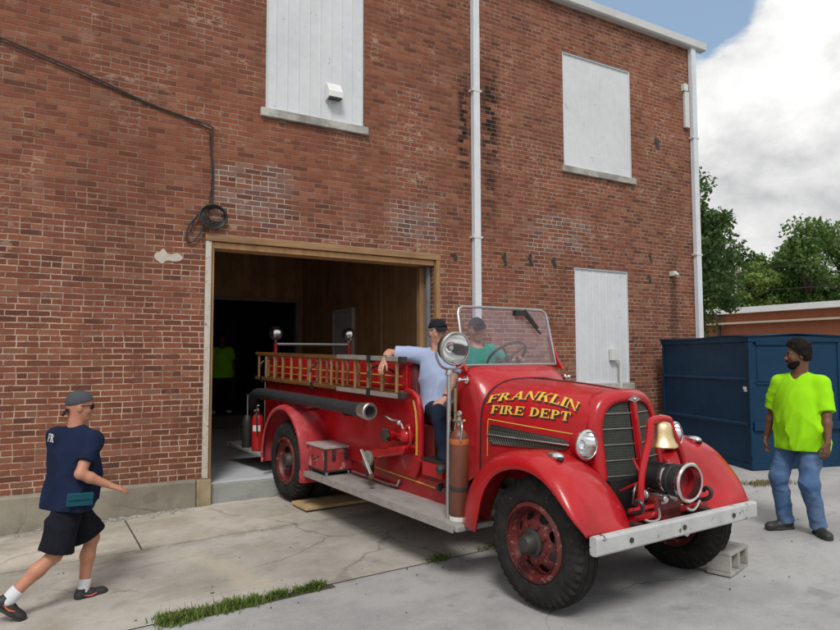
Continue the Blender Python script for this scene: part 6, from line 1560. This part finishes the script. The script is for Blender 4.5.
def hair_short(I, mat, fuzz, seed, top=0.0, capped=False):
    hp, HF, S = I['hp'], I['HF'], I['S']; c = hp(0, 0, .03); V = Vol(c - .2, c + .2, .0055)
    V.ell(hp(-.014, 0, .050 + top * .5), A(.106, .086, .098 + top * .5) * S, HF, .02); V.ell(hp(-.035, 0, .0), A(.078, .082, .08) * S, HF, .02)
    V.wrinkle(fuzz, 14, seed, 1.0, 90, 200); V.cut(hp(.058, 0, .068), HF[:, 0] * .8 - HF[:, 2] * .6); V.cut(hp(0, 0, -.055), -HF[:, 2])
    if capped: V.cut(hp(0, 0, .040), HF[:, 2])
    V.ell(hp(.09, 0, -.02), A(.085, .1, .085) * S, HF, 0, sub=True)
    return V.build('hair', mat, I['root'], 1)
hair_short(I2, M['hair_black'], .016, 5, .022)
def beard(I, mat):
    hp, HF, S = I['hp'], I['HF'], I['S']; c = hp(.03, 0, -.07); V = Vol(c - .15, c + .15, .005)
    V.ell(hp(.024, 0, -.048), A(.074, .0655, .080) * S, HF, .02); V.ell(hp(.054, 0, -.096), A(.040, .042, .030) * S, HF, .02); V.wrinkle(.0035, 12, 4, 1.0, 90, 200)
    V.cut(hp(.03, 0, -.046), HF[:, 2] + HF[:, 0] * .28); V.ell(hp(.088, 0, -.067), A(.02, .020, .012) * S, HF, 0, sub=True); V.cap(hp(.09, .0, -.045), hp(.09, 0, -.02), .028 * S, None, 0, sub=True)
    V.cut(hp(-.03, 0, 0), -HF[:, 0]); V.build('beard', mat, I['root'], 1)
    MB().tube([hp(.091, .026, -.054), hp(.102, .010, -.048), hp(.102, -.010, -.048), hp(.091, -.026, -.054)], .006 * S, 6).build('moustache', mat, I['root'])
beard(I2, M['hair_black'])
# ---- the passenger, sitting in the cab doorway (truck frame)
def tperson(label, base, yaw, H, pose, look): return make_person('person', label, base, TF, yaw, H, pose, look)
PB = (-1.74, -.515, .80)
I3 = tperson('man in pale blue t-shirt sitting in the cab with an arm over the ladder', PB, R(-36), 1.76,
    dict(hip=(-.06, .03, .51), lean=(-.06, -.06, 1), twist=R(-4), head_yaw=R(30), head_pitch=R(2), shrug={-1: (-.02, -.02, .02)},
         wrist={-1: (.12, -.52, .97), 1: (.26, .06, .60)}, elbow_pole={-1: (-.9, -.9, .25), 1: (-.3, 1, -.3)},
         ankle={-1: (.42, .07, .07), 1: (.46, .34, .07)}, knee_pole={-1: (1, .1, .5), 1: (1, .4, .5)},
         hand={-1: ((.35, -.35, -.9), (.6, -.6, .45), .5, 1), 1: ((.62, -.55, -.45), (.2, .3, .93), .35, -1)}, vox=.0062),
    dict(skin=M['skin_pale'], bulk=1.02, belly=.03, hair=M['hair_grey']))
shirt(I3, M['paleblue'], 12, loose=.016, hem=.06, sleeve=.80, belly=.012, bulk=.98, amp=.0085)
trousers(I3, M['darkdenim'], 13, loose=.008, bulk=1.0, amp=.0035)
cap_hat(I3, M['capblack'])
hair_short(I3, M['hair_grey'], .004, 6, capped=True)
for s in (1, -1): shoe(I3, s, (.95, .25 * s, -.05), M['shoeblack'], M['soleblack'])
def watch(I, s):
    a = I['WR'][s]; u = nz(I['EL'][s] - a); MB().lathe([(.028, .018), (.031, .02), (.031, .042), (.029, .044)], a, u, 20).build('watch', M['black'], I['root'])
watch(I3, -1); watch(I3, 1)
# ---- the driver behind the windscreen
PB4 = (-1.98, .18, .80)
I4 = tperson('driver in teal green shirt and black cap seen through the windscreen', PB4, R(-6), 1.76,
    dict(hip=(-.02, .05, .55), lean=(.0, -.10, 1), twist=R(0), head_yaw=R(-14), head_pitch=R(4),
         wrist={-1: (.30, -.10, .62), 1: (.27, .34, .95)}, elbow_pole={-1: (-.4, -1, -.3), 1: (-.3, 1, -.6)},
         ankle={-1: (.55, -.02, .10), 1: (.55, .25, .10)}, knee_pole={-1: (1, 0, .8), 1: (1, .1, .8)},
         hand={-1: ((1, 0, -.3), (0, 0, 1), .5, 1), 1: ((.8, -.2, .3), (.2, .6, .7), 1.0, -1)}, vox=.0068),
    dict(skin=M['skin_pale'], bulk=1.04, belly=.04, hair=M['hair_grey']))
shirt(I4, M['teal'], 15, loose=.026, hem=.05, sleeve=.78, belly=.05, bulk=1.05, amp=.006)
trousers(I4, M['darkdenim'], 16, loose=.014, amp=.004, vox=.009)
cap_hat(I4, M['capblack'])
hair_short(I4, M['hair_grey'], .003, 7, capped=True)
for s in (1, -1): shoe(I4, s, (1, 0, 0), M['shoeblack'], M['soleblack'])
# ---- the person in the dark back room
I5 = make_person('person', 'person in lime shirt standing in the dark back room of the garage', (4.20, 15.75, .585), None, R(-100), 1.82,
    dict(hip=(0, 0, .93), lean=(0, 0, 1), head_yaw=R(10), wrist={-1: (.08, -.30, .82), 1: (.10, .29, .82)}, elbow_pole={-1: (-1, -.5, 0), 1: (-1, .5, 0)},
         ankle={-1: (.04, -.16, .088), 1: (-.04, .15, .088)}, hand={-1: ((.1, 0, -1), (0, -1, 0), .5, 1), 1: ((.1, 0, -1), (0, 1, 0), .5, -1)}, vox=.009),
    dict(skin=M['skin_brown'], bulk=1.05, hair=M['hair_black']))
shirt(I5, M['lime'], 18, loose=.035, hem=.12, sleeve=.75, bulk=1.06, vox=.011); trousers(I5, M['blackcloth'], 19, vox=.011)
for s in (1, -1): shoe(I5, s, (1, .2 * s, 0), M['sockwhite'], M['soleblack'])
hair_short(I5, M['hair_black'], .003, 8)
_m = back_text(I, 'FR', .085, .075, .062)
_m.build('back_lettering', M['label_white'], I['root'], smooth=0, fix=False)
